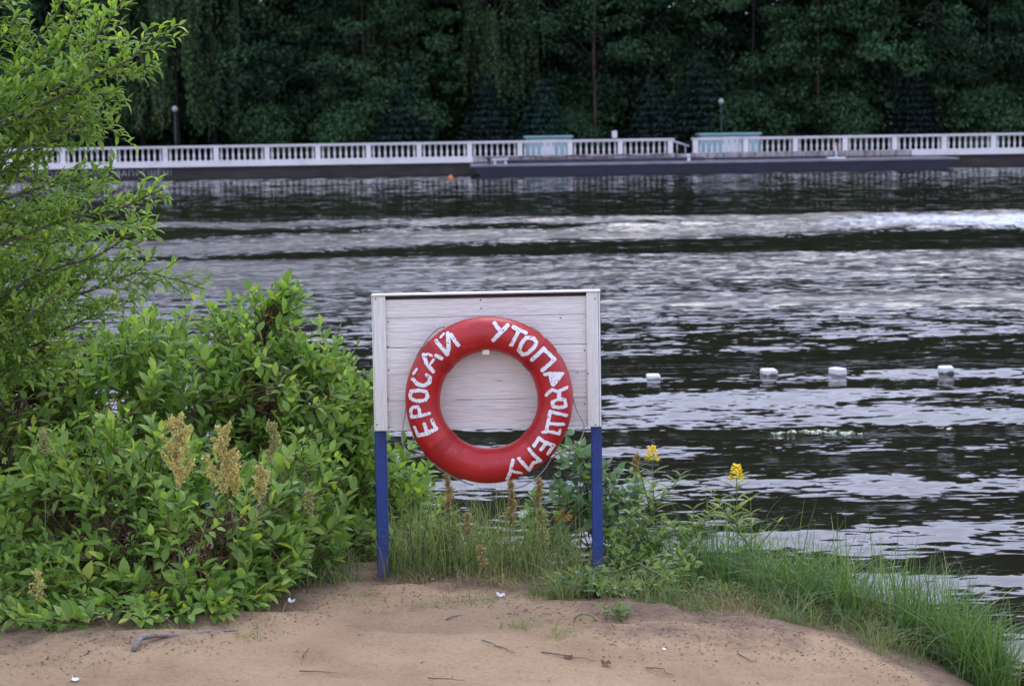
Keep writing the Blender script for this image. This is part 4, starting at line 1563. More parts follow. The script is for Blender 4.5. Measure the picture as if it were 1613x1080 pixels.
def shrub(name, label, base_uvY, blobs, tips, seed, leaf_len=(.045, .11), pairs=(3, 7), kinds=DOG, meshes=DOG_ME, mat=None, stem=None, twig_len=(.16, .34), group=None, up=.32, n_limb=9, limit=300, limb_r=.007):
    mat = mat or M['dogwood']
    stem = stem or M['red_stem']
    rng = np.random.default_rng(seed)
    b = at(*base_uvY)
    b[2] = gz(b[0], b[1])
    t = thing(name, label, 'shrub', tuple(b), group)
    bl = []
    for (u, v, Yd, ru, rv, rY) in blobs:
        k = F / Yd
        bl.append((at(u, v, Yd), np.array([ru / k, rY, rv / k])))
    vol = np.array([np.prod(r) ** .8 for _, r in bl])
    pick = rng.choice(len(bl), tips, p=vol / vol.sum())
    d = rand_dirs(tips, rng)
    rr = rng.uniform(.25, 1.0, tips) ** (1 / 2.6) * np.where(rng.random(tips) < .2, rng.uniform(1.0, 1.35, tips), 1)
    T_ = np.array([bl[i][0] + d[j] * bl[i][1] * rr[j] for j, i in enumerate(pick)])
    zg = ground_z(T_[:, 0], T_[:, 1])
    T_[:, 2] = np.maximum(T_[:, 2], zg + .05)
    g = Geo()
    # limbs from the base into the volume
    nodes = []
    for i in range(n_limb):
        j = rng.integers(tips)
        e = bl[pick[j]][0] + d[j] * bl[pick[j]][1] * .75
        st = b + np.array([rng.normal(0, .14), rng.normal(0, .08), 0])
        st[2] = gz(st[0], st[1]) - .03
        mid = st * .5 + e * .5 + np.array([0, 0, .14]) + rng.normal(0, .05, 3)
        f = np.linspace(0, 1, 9)[:, None]
        path = (1 - f) ** 2 * st + 2 * f * (1 - f) * mid + f ** 2 * e
        path[1:] += rng.normal(0, .005, (8, 3))
        g.tube(path, np.linspace(limb_r, .0026, 9), 5)
        nodes.append(path[3:])
    nodes = np.concatenate(nodes)
    LP, LD, LN, LS = [], [], [], []
    for tip in T_:
        k = np.argmin(np.linalg.norm((nodes - tip) * np.array([1, 1, 1.2]), axis=1) + rng.uniform(0, .22, len(nodes)))
        n0 = nodes[k]
        out = nrm(tip - b + 1e-6)
        dr = nrm(nrm(tip - n0 + 1e-6) * .55 + out * .45 + np.array([0, 0, up]) + rng.normal(0, .25, 3))
        L = rng.uniform(*twig_len)
        s0 = tip - dr * L
        s0[2] = max(s0[2], gz(s0[0], s0[1]) + .02)
        f = np.linspace(0, 1, 5)[:, None]
        if np.linalg.norm(s0 - n0) < .9:
            c = (n0 + s0) / 2 + np.array([0, 0, -.02])
            pa = (1 - f) ** 2 * n0 + 2 * f * (1 - f) * c + f ** 2 * s0
            g.tube(pa, np.linspace(.0035, .0026, 5), 4, False)
        c = (s0 + tip) / 2 + np.array([0, 0, -.03]) + rng.normal(0, .01, 3)
        pa = (1 - f) ** 2 * s0 + 2 * f * (1 - f) * c + f ** 2 * tip
        g.tube(pa, np.linspace(.0026, .0012, 5), 4, False)
        npair = rng.integers(*pairs)
        roll = rng.uniform(0, math.pi)
        tl_ = nrm(pa[-1] - pa[-2])
        a1 = nrm(np.cross(tl_, np.array([.3, .2, 1.0])))
        a2 = np.cross(tl_, a1)
        big = rng.uniform(*leaf_len)
        for q in range(npair):
            fq = .25 + .75 * (q + 1) / npair
            pos = (1 - fq) ** 2 * s0 + 2 * fq * (1 - fq) * c + fq ** 2 * tip
            an = roll + q * math.pi / 2
            for sgn in (1, -1):
                sd_ = (math.cos(an) * a1 + math.sin(an) * a2) * sgn
                op = (.95 - .45 * fq)
                dd = nrm(sd_ * op + tl_ * (1 - op * .55) + np.array([0, 0, .05]) + rng.normal(0, .14, 3))
                LP.append(pos + sd_ * .004)
                LD.append(dd)
                LN.append(nrm(np.array([0, -.25, 1.0]) + tl_ * .15 + rng.normal(0, .22, 3)))
                LS.append(big * (1.05 - .35 * fq) * rng.uniform(.8, 1.15))
    part('branch', g, stem, t, True)
    P, D, Nn, s = np.array(LP), np.array(LD), np.array(LN), np.array(LS)
    finish_leaves(t, kinds, meshes, mat, frames(D, Nn), s, P, limit)
    return t


shrub('dogwood_shrub', 'tall dogwood shrub with pointed leaves reaching over the water left of the board',
      (350, 870, 10.2),
      [(400, 530, 10.3, 85, 75, .35), (300, 590, 10.2, 120, 95, .4), (430, 640, 10.1, 150, 110, .4), (520, 600, 10.3, 70, 75, .3), (330, 720, 10.0, 170, 110, .4), (450, 480, 10.35, 30, 42, .15), (230, 540, 10.2, 60, 60, .3)],
      620, 101)
shrub('dogwood_shrub', 'low front dogwood shrub with red stems spilling onto the sand at left',
      (240, 985, 8.8),
      [(130, 800, 9.1, 170, 110, .35), (330, 850, 9.0, 150, 95, .35), (90, 900, 8.9, 130, 75, .3), (290, 930, 8.75, 130, 62, .25), (400, 920, 8.9, 75, 55, .22), (30, 960, 8.7, 90, 42, .2), (60, 985, 8.45, 110, 32, .2), (200, 978, 8.5, 110, 30, .18), (330, 975, 8.6, 100, 26, .16), (440, 870, 9.1, 60, 60, .2), (420, 800, 9.3, 90, 80, .3), (480, 760, 9.5, 75, 85, .28), (500, 860, 9.6, 50, 65, .2), (180, 720, 9.25, 150, 80, .3)],
      840, 102)
shrub('dogwood_shrub', 'dogwood shrub mixed into the foot of the plum tree at the left edge',
      (40, 880, 9.8),
      [(60, 640, 9.7, 150, 110, .4), (170, 620, 9.9, 110, 95, .35), (-100, 700, 9.7, 150, 180, .5), (110, 545, 9.9, 110, 60, .3), (0, 560, 9.8, 90, 60, .3), (40, 760, 9.5, 170, 90, .35), (-120, 880, 9.3, 150, 130, .4), (-320, 860, 9.4, 150, 130, .4), (-480, 920, 9.3, 120, 90, .35)],
      800, 103)
shrub('dogwood_shrub', 'dogwood shrub right behind the left blue post, seen under the board',
      (560, 880, 10.5),
      [(560, 640, 10.5, 45, 75, .25), (545, 740, 10.4, 85, 85, .3), (630, 740, 10.5, 65, 62, .25), (540, 840, 10.1, 80, 50, .25), (660, 800, 10.6, 55, 45, .2)],
      330, 104)


def plum_tree():
    rng = np.random.default_rng(201)
    base = np.array([-3.3, 9.5, 0])
    base[2] = gz(base[0], base[1])
    t = thing('plum_tree', 'light green feathery plum tree leaning in from the left edge of the frame', 'tree', tuple(base))
    BR = [
        ([(-330, 420), (-60, 170), (0, 134), (53, 111), (97, 76), (123, 14), (140, -60)], 9.2),
        ([(53, 111), (110, 96), (140, 70), (168, 40), (198, -8)], 9.15),
        ([(-330, 520), (-60, 235), (40, 178), (104, 148), (150, 120), (199, 97), (240, 66), (284, 40)], 8.9),
        ([(-200, 330), (-40, 225), (60, 192), (130, 165), (200, 160)], 9.1),
        ([(-220, 420), (-40, 280), (50, 228), (105, 205), (172, 190)], 8.95),
        ([(-300, 250), (-80, 130), (-20, 85), (12, 50), (30, 24)], 9.3),
        ([(-330, 640), (-60, 420), (40, 370), (120, 342), (180, 332), (225, 312), (266, 294)], 8.9),
        ([(-200, 470), (-40, 340), (40, 303), (110, 288), (178, 268)], 9.05),
        ([(-330, 700), (-60, 510), (60, 434), (150, 404), (205, 370), (246, 350)], 9.1),
        ([(-330, 720), (-60, 560), (60, 490), (150, 455), (225, 430), (322, 455)], 9.2),
        ([(-330, 760), (-60, 620), (50, 548), (130, 505), (215, 470)], 9.35),
        ([(-150, 420), (-20, 300), (30, 262), (75, 240)], 9.2),
        ([(-150, 250), (-40, 190), (20, 150), (60, 60), (90, 20), (95, -40)], 9.4),
        ([(-250, 560), (-50, 440), (30, 400), (90, 380), (150, 372)], 9.4),
        ([(-250, 100), (-80, 60), (-10, 10), (40, -40), (80, -90)], 9.3),
        ([(-250, 640), (-50, 560), (20, 520), (80, 470), (110, 440)], 9.0),
        ([(-200, 300), (-60, 200), (0, 190), (60, 160), (110, 120), (150, 60), (160, 20)], 9.0),
        ([(60, 192), (120, 190), (150, 200), (195, 208)], 9.1),
        ([(-330, 600), (-60, 470), (30, 432), (90, 425), (150, 432)], 9.3),
        ([(-330, 680), (-60, 545), (30, 505), (100, 480), (140, 470)], 9.15),
        ([(-250, 520), (-20, 400), (50, 352), (110, 318)], 9.45),
        ([(-250, 700), (-40, 600), (40, 575), (120, 545)], 9.2),
        ([(-250, 640), (-60, 500), (10, 470), (60, 462), (120, 450)], 9.5),
        ([(-200, 480), (-60, 400), (-10, 360), (40, 335), (80, 330)], 9.0),
        ([(-330, 420), (-420, 300), (-520, 220), (-640, 160)], 9.3),
        ([(-330, 640), (-450, 520), (-560, 450), (-680, 400)], 9.2),
        ([(-330, 250), (-400, 120), (-480, 0), (-560, -120)], 9.4),
        ([(-330, 100), (-340, -50), (-320, -200), (-300, -340)], 9.3),
        ([(-330, 760), (-430, 680), (-540, 640), (-640, 620)], 9.2),
        ([(-330, 300), (-250, 150), (-180, 0), (-100, -140)], 9.4),
        ([(-330, 520), (-300, 400), (-260, 300), (-220, 180)], 9.1),
        ([(-330, 180), (-270, 40), (-200, -80), (-120, -220)], 9.2),
        ([(-330, 560), (-380, 440), (-440, 340), (-470, 240)], 9.5),
    ]
    g = Geo()
    # trunk stems
    for (u, v), Yd, r in (((-330, 420), 9.2, .028), ((-330, 640), 9.0, .026), ((-330, 250), 9.3, .024), ((-330, 100), 9.3, .02), ((-330, 760), 9.3, .018)):
        e = at(u, v, Yd)
        m_ = base * .45 + e * .55 + np.array([-.15, 0, 0])
        f = np.linspace(0, 1, 8)[:, None]
        g.tube((1 - f) ** 2 * (base - np.array([0, 0, .1])) + 2 * f * (1 - f) * m_ + f ** 2 * e, np.linspace(.045, r * .5, 8), 7)
    LP, LD, LN, LS = [], [], [], []

    def leaves_on(path, start, spacing, size, tip_boost=True):
        seg = np.linalg.norm(np.diff(path, axis=0), axis=1)
        cum = np.concatenate([[0], np.cumsum(seg)])
        L = cum[-1]
        x = start
        k = 0
        while x <= L:
            p = np.array([np.interp(x, cum, path[:, a_]) for a_ in range(3)])
            i = min(np.searchsorted(cum, x), len(path) - 1)
            tdir = nrm(path[i] - path[max(i - 1, 0)] + 1e-9)
            an = k * 2.4 + rng.normal(0, .4)
            a1 = nrm(np.cross(tdir, np.array([.1, .2, 1.0])))
            a2 = np.cross(tdir, a1)
            sd_ = math.cos(an) * a1 + math.sin(an) * a2
            LP.append(p)
            LD.append(nrm(sd_ * .7 + tdir * .85 + np.array([0, 0, .22]) + rng.normal(0, .14, 3)))
            LN.append(nrm(np.array([0, -.15, 1.0]) + rng.normal(0, .25, 3)))
            LS.append(size * rng.uniform(.7, 1.2))
            x += spacing * rng.uniform(.7, 1.3)
            k += 1

    for pl, Yd in BR:
        dz_ = np.linspace(.12, -.1, len(pl))
        pts = np.array([at(u, v, Yd + dd + rng.normal(0, .03)) for (u, v), dd in zip(pl, dz_)])
        q = [pts[0]]
        for i in range(len(pts) - 1):
            p0, p1, p2, p3 = pts[max(i - 1, 0)], pts[i], pts[i + 1], pts[min(i + 2, len(pts) - 1)]
            for f in np.linspace(0, 1, 7)[1:]:
                q.append(.5 * ((2 * p1) + (p2 - p0) * f + (2 * p0 - 5 * p1 + 4 * p2 - p3) * f * f + (3 * p1 - p0 - 3 * p2 + p3) * f ** 3))
        q = np.array(q)
        g.tube(q, np.linspace(.010, .0022, len(q)), 5)
        cum = np.concatenate([[0], np.cumsum(np.linalg.norm(np.diff(q, axis=0), axis=1))])
        L = cum[-1]
        leaves_on(q, L * .55, .016, .052)
        x = min(.18, L * .15)
        k = 0
        while x < L - .05:
            p = np.array([np.interp(x, cum, q[:, a_]) for a_ in range(3)])
            i = min(np.searchsorted(cum, x), len(q) - 1)
            td = nrm(q[i] - q[i - 1])
            rem = L - x
            ln = min(.235, .08 + rem * .26) * rng.uniform(.65, 1.15)
            an = rng.uniform(0, 2 * math.pi)
            a1 = nrm(np.cross(td, np.array([0, 1.0, .05])))
            a2 = np.cross(td, a1)
            sg = 1 if k % 2 else -1
            sd_ = nrm(a1 * sg + a2 * rng.normal(0, .65))
            dr = nrm(td * .9 + sd_ * .52 + np.array([.05, 0, .02]))
            f = np.linspace(0, 1, 5)[:, None]
            e = p + dr * ln
            c = (p + e) / 2 + np.array([0, 0, -.02])
            pa = (1 - f) ** 2 * p + 2 * f * (1 - f) * c + f ** 2 * e
            g.tube(pa, np.linspace(.0028, .0012, 5), 4, False)
            leaves_on(pa, .015, .0145, .049)
            if ln > .16:
                for sg2 in (1, -1):
                    p2 = pa[2]
                    d2 = nrm(dr * .8 + sd_ * 0 + np.cross(dr, nrm(rng.normal(size=3))) * .6 + np.array([0, 0, .15]))
                    e2 = p2 + d2 * ln * .5
                    pb = np.array([p2, (p2 + e2) / 2, e2])
                    g.tube(pb, [.0018, .0014, .001], 4, False)
                    leaves_on(pb, .012, .0145, .046)
            x += .047 * rng.uniform(.75, 1.3)
            k += 1
    part('branch', g, M['grey_twig'], t, True)
    P, D, Nn, s = np.array(LP), np.array(LD), np.array(LN), np.array(LS)
    finish_leaves(t, PLUM, PLUM_ME, M['plum'], frames(D, Nn), s, P)


plum_tree()

# heart-leaved sapling and low bushes
HEART = [LEAF_HEART]
HEART_ME = [tpl_mesh('poplar_leaf', LEAF_HEART, M['poplar'])]
BRM = [LEAF_OVATE, LEAF_OVATE_C]
BRM_ME = [tpl_mesh('bramble_leaf', t_, M['bramble']) for t_ in BRM]
HERB = [LEAF_LANCE]
HERB_ME = [tpl_mesh('herb_leaf', LEAF_LANCE, M['herb'])]
shrub('poplar_sapling', 'young sapling with heart-shaped leaves behind the right blue post', (915, 895, 10.1),
      [(905, 745, 10.2, 55, 55, .18), (880, 810, 10.1, 60, 55, .2), (985, 765, 10.2, 40, 35, .15), (960, 830, 10.1, 45, 45, .15), (905, 700, 10.3, 18, 22, .08), (860, 850, 10.0, 40, 30, .12)],
      130, 105, (.05, .08), (2, 4), HEART, HEART_ME, M['poplar'], M['grey_twig'], (.10, .2), up=.2, n_limb=7, limb_r=.0035)
shrub('bramble_bush', 'low green bush sprawling on the sand edge below the right blue post', (965, 985, 9.15),
      [(945, 930, 9.2, 60, 42, .18), (1010, 930, 9.2, 60, 45, .18), (970, 975, 9.0, 45, 28, .12), (900, 925, 9.3, 40, 30, .12), (1060, 905, 9.4, 50, 40, .15)],
      230, 106, (.04, .065), (2, 4), BRM, BRM_ME, M['bramble'], M['green_stem'], (.08, .18), up=.3, n_limb=9, limb_r=.0035)
shrub('bramble_bush', 'leafy green weed clump behind the low bush, left of the yellow flowers', (985, 890, 9.75),
      [(1000, 850, 9.8, 45, 45, .15), (1060, 860, 9.8, 40, 40, .15), (960, 880, 9.6, 40, 30, .12)],
      120, 107, (.04, .07), (2, 4), BRM, BRM_ME, M['bramble'], M['green_stem'], (.10, .2), up=.4, n_limb=7, limb_r=.0035)
shrub('bramble_bush', 'tiny broad-leaved seedling on bare sand at the tip of the low bush', (968, 1005, 8.6),
      [(965, 990, 8.6, 25, 12, .06)], 9, 108, (.035, .05), (2, 3), BRM, BRM_ME, M['bramble'], M['green_stem'], (.05, .09), n_limb=3, limb_r=.0035)


def herb(label, u, vtop, vbase, Yd, flower, seed, n_pairs=9, lean=0.0, leaf=.085, branches=0):
    rng = np.random.default_rng(seed)
    top = at(u, vtop, Yd)
    b = at(u + lean, vbase, Yd)
    b[2] = gz(b[0], b[1])
    t = thing('loosestrife_plant', label, 'plant', tuple(b))
    stems = [(b, top)]
    for i in range(branches):
        f0 = rng.uniform(.35, .7)
        s0 = b + (top - b) * f0
        sg = 1 if i % 2 else -1
        stems.append((s0, s0 + np.array([sg * rng.uniform(.06, .16), rng.normal(0, .05), (top[2] - s0[2]) * rng.uniform(.6, .95)])))
    R_, S_, P_ = [], [], []
    for si, (s0, e) in enumerate(stems):
        f = np.linspace(0, 1, 6)[:, None]
        c = (s0 + e) / 2 + rng.normal(0, .012, 3)
        pa = (1 - f) ** 2 * s0 + 2 * f * (1 - f) * c + f ** 2 * e
        part('stem', Geo().tube(pa, np.linspace(.0042, .002, 6), 5), M['green_stem'], t, True)
        n = n_pairs if si == 0 else max(3, n_pairs // 2)
        for q in range(n):
            fq = .12 + .86 * q / (n - 1)
            p = (1 - fq) ** 2 * s0 + 2 * fq * (1 - fq) * c + fq ** 2 * e
            an = q * 1.57 + rng.normal(0, .3)
            sz = leaf * 1.35 * (1.1 - .6 * fq) * (1 if si == 0 else .75)
            for k in range(3 if q % 2 else 2):
                a_ = an + k * (math.pi if q % 2 == 0 else 2.09)
                d = np.array([math.cos(a_), math.sin(a_), .55 + .5 * fq])
                R_.append(frames(d[None], np.array([[0, -.1, 1.0]]))[0])
                S_.append(sz * rng.uniform(.8, 1.15))
                P_.append(p)
    leaf_objects(t, HERB_ME, np.array(R_), np.array(S_), np.array(P_), range(len(P_)))
    if flower:
        n = 90
        h = rng.uniform(0, 1, n)
        rad = .017 * (1.1 - h) + .005
        a_ = rng.uniform(0, 6.28, n)
        P = top + np.stack([np.cos(a_) * rad, np.sin(a_) * rad, h * .075 - .015], -1)
        D = np.stack([np.cos(a_), np.sin(a_), .4 + rng.normal(0, .3, n)], -1)
        part('flower_spike', Geo().inst(LEAF_HEART, frames(D, np.array([0, 0, 1.0]) + rng.normal(0, .3, (n, 3))), rng.uniform(.014, .022, n), P), M['yellow_petal'], t)


herb('yellow flowering plant standing just right of the right blue post', 1027, 722, 885, 9.95, True, 301, 10, 8, .105, 2)
herb('tall yellow flowering plant standing alone in the tall grass', 1160, 752, 920, 9.7, True, 302, 11, 6, .11, 1)
herb('bushy plant without flowers between the two yellow flowering plants', 1092, 800, 905, 9.8, False, 303, 9, -6, .09, 6)
herb('small pale plant without flowers touching the tall yellow flowering plant', 1182, 785, 910, 9.75, False, 304, 8, -2, .085, 2)
herb('thin plant with a brown seed tip between the post and the nearer yellow flower', 1003, 745, 880, 9.95, False, 305, 8, 4, .07, 2)
# orange-yellow flower head low in the sapling
p = at(886, 812, 9.95)
rng = np.random.default_rng(9)
n = 34
D = rand_dirs(n, rng)
t = thing('wild_flower', 'orange yellow flower head among the heart-shaped leaves left of the right post', 'flower', (p[0], p[1], gz(p[0], p[1])))
part('flower_head', Geo().inst(LEAF_HEART, frames(D, rand_dirs(n, rng)), rng.uniform(.014, .024, n), p + D * np.array([.028, .015, .018])), M['orange_leaf'], t)
part('stem', Geo().tube([(p[0] + .02, p[1], gz(p[0], p[1])), (p[0] + .01, p[1], p[2] - .1), p], .0025, 4), M['green_stem'], t)


def sorrel(label, u, v, du, dv, ub, vb, Yd, mat, seed, heads=1, count=None):
    """dock or sorrel: a thin stem and a dense panicle of little seeds"""
    rng = np.random.default_rng(seed)
    k = F / Yd
    c = at(u, v, Yd)
    b = at(ub, vb, Yd)
    b[2] = gz(b[0], b[1])
    t = thing('sorrel_plant', label, 'plant', tuple(b))
    top = c + np.array([0, 0, dv / k * .5])
    axis = nrm(top - (c - np.array([0, 0, dv / k * .5])) + (c - b) * .15)
    for h in range(heads):
        P, D = [], []
        cc = c + (np.array([du / k * .45 * (1 if h % 2 else -1), rng.normal(0, .015), -dv / k * .12 * h]) if heads > 1 else 0)
        ct = cc + np.array([0, 0, dv / k * .42])
        f = np.linspace(0, 1, 8)[:, None]
        mid = np.array([cc[0] * .6 + b[0] * .4, Yd, b[2] + (cc[2] - b[2]) * .55])
        pa = (1 - f) ** 2 * b + 2 * f * (1 - f) * mid + f ** 2 * ct
        part('stem', Geo().tube(pa, np.linspace(.0032, .0012, 8), 5), M['green_stem'], t, True)
        nb = max(9, int(dv / 5))
        for i in range(nb):
            fz = i / (nb - 1)
            z0 = cc + axis * ((fz - .5) * dv / k * .95)
            L = du / k * (.62 if heads == 1 else .42) * (1 - .65 * fz) * rng.uniform(.6, 1.1)
            a_ = rng.uniform(0, 6.28)
            e = z0 + np.array([math.cos(a_) * L, math.sin(a_) * L, L * 1.3])
            n = int((count or 20) * 2.6)
            q = rng.uniform(0, 1, n)[:, None]
            P.append(z0 + (e - z0) * q + rng.normal(0, .0045, (n, 3)))
        P = np.concatenate(P)
        D = rand_dirs(len(P), rng)
        part('seed_head', Geo().inst(LEAF_FAR, frames(D, rand_dirs(len(P), rng)), rng.uniform(.009, .016, len(P)), P), mat, t)
    return t


sorrel('large tan sorrel seed head standing out against the dogwood leaves', 317, 716, 82, 105, 285, 985, 8.6, M['sorrel'], 401, 2, 48)
sorrel('small tan sorrel seed head right of the large tan one', 390, 758, 46, 52, 380, 970, 8.7, M['sorrel'], 402, 2, 26)
sorrel('pale sorrel head at the left edge half sunk in dogwood leaves', 70, 700, 24, 38, 75, 1000, 8.8, M['sorrel_green'], 403)
sorrel('greenish feathery seed head right of the tan heads', 428, 700, 30, 60, 425, 960, 8.9, M['sorrel_green'], 404)
sorrel('thin pale seed head at the right edge of the dogwood', 487, 793, 13, 40, 484, 940, 9.0, M['sorrel_green'], 405)
sorrel('faint seed head low in the dogwood above the grey stick', 60, 925, 26, 50, 40, 1020, 8.5, M['sorrel'], 406, 1, 12)
sorrel('brown seed head below the left part of the lifebuoy', 706, 782, 18, 62, 712, 915, 9.6, M['sorrel_brown'], 407)
sorrel('brown seed head below the bottom of the lifebuoy', 806, 795, 20, 70, 800, 925, 9.6, M['sorrel_brown'], 408)
sorrel('small brown seed head right under the lettering end of the lifebuoy', 848, 778, 20, 42, 850, 915, 9.65, M['sorrel_brown'], 409)
sorrel('greenish tan seed head left of the heart-leaved sapling', 853, 832, 30, 62, 862, 930, 9.5, M['sorrel_green'], 410)
sorrel('orange brown seed head on a leaning dry stalk in the middle of the grass', 759, 876, 16, 28, 792, 940, 9.35, M['sorrel_brown'], 411)
sorrel('small brown seed head in the thin grass left of the leaning stalk', 737, 828, 11, 34, 742, 925, 9.5, M['sorrel_brown'], 412)
sorrel('narrow brown seed head between post and yellow flower', 1002, 730, 8, 26, 1000, 880, 9.96, M['sorrel_brown'], 413)


# grasses: single blades, each a narrow bent strip
def blades(P, h, w, lean_dir, bend, rng, segs=4):
    n = len(P)
    f = np.linspace(0, 1, segs + 1)
    d = nrm(np.stack([np.cos(lean_dir), np.sin(lean_dir), np.zeros(n)], -1))
    side = np.stack([-np.sin(lean_dir + rng.normal(0, .6, n)), np.cos(lean_dir + rng.normal(0, .6, n)), np.zeros(n)], -1)
    V, = [np.zeros((n, segs + 1, 2, 3))],
    for i, q in enumerate(f):
        c = P + d * (bend * h * q ** 2)[:, None] + np.stack([np.zeros(n), np.zeros(n), h * (q - .45 * np.minimum(bend, 1.6) * q ** 2.4)], -1)
        ww = (w * (1 - q) ** .7 * .5 + .0003)[:, None]
        V[0][:, i, 0] = c - side * ww
        V[0][:, i, 1] = c + side * ww
    Q = []
    for i in range(segs):
        Q.append((2 * i, 2 * i + 1, 2 * i + 3, 2 * i + 2))
    Q = (np.array(Q)[None] + (np.arange(n) * 2 * (segs + 1))[:, None, None]).reshape(-1, 4)
    return V[0].reshape(-1, 3), Q


def grass_patch(name, label, poly_pts, n, h, w, bend, mat, seed, clump=0, zoff=-.01, maxz=None):
    """scatter n blades around pixel-placed spots (u, v, Y, spread_x, spread_y, weight, height factor)"""
    rng = np.random.default_rng(seed)
    wts = np.array([p_[5] for p_ in poly_pts], float)
    pick = rng.choice(len(poly_pts), n, p=wts / wts.sum())
    P = np.zeros((n, 3))
    hf = np.zeros(n)
    for i, (u, v, Yd, sx_, sy_, _, hh_) in enumerate(poly_pts):
        m_ = pick == i
        c = at(u, v, Yd)
        k = m_.sum()
        P[m_, 0] = c[0] + rng.uniform(-sx_, sx_, k)
        P[m_, 1] = Yd + rng.uniform(-sy_, sy_, k)
        hf[m_] = hh_
    if clump:
        cc = P[rng.integers(0, n, clump)]
        j = rng.integers(0, clump, n)
        P = np.where((rng.random(n) < .8)[:, None], cc[j] + rng.normal(0, .035, (n, 3)), P)
        hf = hf * (.7 + .6 * rng.random(clump))[j]
    P[:, 2] = ground_z(P[:, 0], P[:, 1]) + zoff
    ok = P[:, 2] > -.15
    P, hf = P[ok], hf[ok]
    n = len(P)
    H_ = rng.uniform(*h, n) * hf
    V, Q = blades(P, H_, rng.uniform(*w, n), rng.uniform(0, 2 * math.pi, n), rng.uniform(*bend, n), rng)
    return solo(name, Geo().add(V, None, Q), mat, label, kind='stuff')


grass_patch('sedge_grass', 'tall green sedge along the water edge at right',
            [(1110, 920, 9.75, .25, .25, 1.2, .8), (1190, 930, 9.6, .28, .25, 1.5, .9), (1270, 950, 9.45, .28, .28, 1.5, .85), (1350, 980, 9.3, .28, .28, 1.5, .95), (1420, 1000, 9.15, .26, .25, 1.5, 1.0), (1490, 1020, 8.95, .2, .22, 1.3, .85), (1530, 1050, 8.8, .12, .18, .9, .75), (1552, 1085, 8.6, .07, .15, .6, .65), (1040, 900, 9.8, .2, .2, .5, .7)],
            5200, (.16, .54), (.0035, .0075), (.08, 1.15), M['sedge'], 501, 95)
grass_patch('thin_grass', 'thin olive grass stalks growing under the lifebuoy',
            [(650, 905, 9.7, .12, .25, 1, 1.0), (720, 910, 9.75, .2, .3, 2, 1.0), (800, 915, 9.75, .2, .3, 2, .95), (870, 920, 9.7, .15, .25, 1, .8)],
            1300, (.14, .5), (.0025, .0048), (.05, 1.1), M['olive_grass'], 502)
for k_, (u_, v_, y_, lb_) in enumerate(((640, 865, 9.75, 'pale weed tuft just right of the left blue post'), (700, 850, 9.8, 'pale weed clump below the left underside of the lifebuoy'), (765, 860, 9.85, 'pale weed clump in the grass straight below the lifebuoy'), (830, 880, 9.7, 'pale weed clump left of the sprawling low bush'), (1090, 900, 9.6, 'pale weed clump between the sprawling bush and the tall sedge'), (1210, 925, 9.5, 'pale weed clump below the tall yellow flowering plant'), (1290, 965, 9.25, 'leafy weed clump low in the sedge, halfway to the corner'), (1370, 985, 9.15, 'leafy weed clump in the sedge near the water'), (1140, 965, 9.3, 'leafy weed clump at the front edge of the sedge'))):
    shrub('weed_clump', lb_, (u_, v_ + 40, y_), [(u_, v_, y_, 34, 44, .12)], 26, 700 + k_, (.04, .075), (2, 4), HERB, HERB_ME, M['herb'], M['green_stem'], (.10, .2), up=.9, n_limb=6, limb_r=.0025, limit=120)
grass_patch('bank_grass', 'green grass at the foot of the dogwood and under the board',
            [(505, 915, 9.6, .15, .2, .9, .9), (500, 930, 9.35, .2, .15, .7, .7), (665, 905, 9.85, .2, .15, 1, 1.0), (760, 905, 9.9, .3, .2, 1, 1.0), (700, 915, 9.6, .3, .15, .5, .6), (440, 950, 9.2, .25, .2, .5, .7), (840, 920, 9.6, .2, .2, .6, .7), (160, 985, 8.7, .6, .25, .8, .8), (-420, 1010, 8.9, .8, .5, 1.6, .9), (1000, 960, 9.35, .3, .2, .5, .6), (1150, 965, 9.35, .3, .2, .8, .5), (1280, 990, 9.15, .3, .15, .8, .5), (1060, 1005, 8.95, .2, .18, .7, .4), (1180, 1010, 8.9, .25, .18, .8, .4), (1300, 1030, 8.8, .2, .15, .6, .4), (1400, 1055, 8.6, .12, .15, .5, .4), (900, 975, 9.05, .2, .12, .5, .4)],
            5400, (.07, .26), (.0025, .0052), (.2, 1.3), M['turf'], 503, 200)
grass_patch('dry_grass', 'dry straw coloured grass along the edge of the sand',
            [(650, 930, 9.4, .12, .1, .4, .6), (740, 935, 9.4, .3, .12, 1, .7), (850, 950, 9.3, .25, .15, 1, .7), (940, 975, 9.1, .2, .15, .8, .7), (1080, 985, 9.1, .25, .2, 1.3, .6), (1220, 1000, 9.05, .25, .22, 1.5, .6), (1330, 1025, 8.95, .2, .18, 1.1, .5), (1150, 1000, 8.95, .3, .15, 1, .4), (1400, 1050, 8.75, .15, .12, .6, .5), (850, 900, 9.6, .15, .15, .6, 1.4), (960, 885, 9.5, .1, .1, .25, 1.3), (200, 1000, 8.55, .6, .12, .4, .6)],
            2600, (.05, .2), (.0015, .003), (.2, 1.8), M['dry_grass'], 504, 110)
grass_patch('sprout_grass', 'sparse green sprouts on the open sand',
            [(580, 960, 9.05, .25, .12, 1, .5), (730, 975, 8.9, .25, .1, 1, .5), (830, 1020, 8.45, .05, .05, .5, .6), (895, 1040, 8.3, .06, .04, .6, .7), (1235, 1015, 8.8, .06, .05, .8, 1.2), (330, 1040, 8.2, .2, .1, .5, .4), (560, 1000, 8.6, .3, .2, .5, .4), (780, 960, 9.0, .2, .1, .8, .5), (1390, 1060, 8.6, .06, .05, .4, .6), (100, 1040, 8.2, .3, .1, .8, .6)],
            800, (.04, .11), (.0018, .0035), (.3, 1.4), M['olive_grass'], 505, 26)

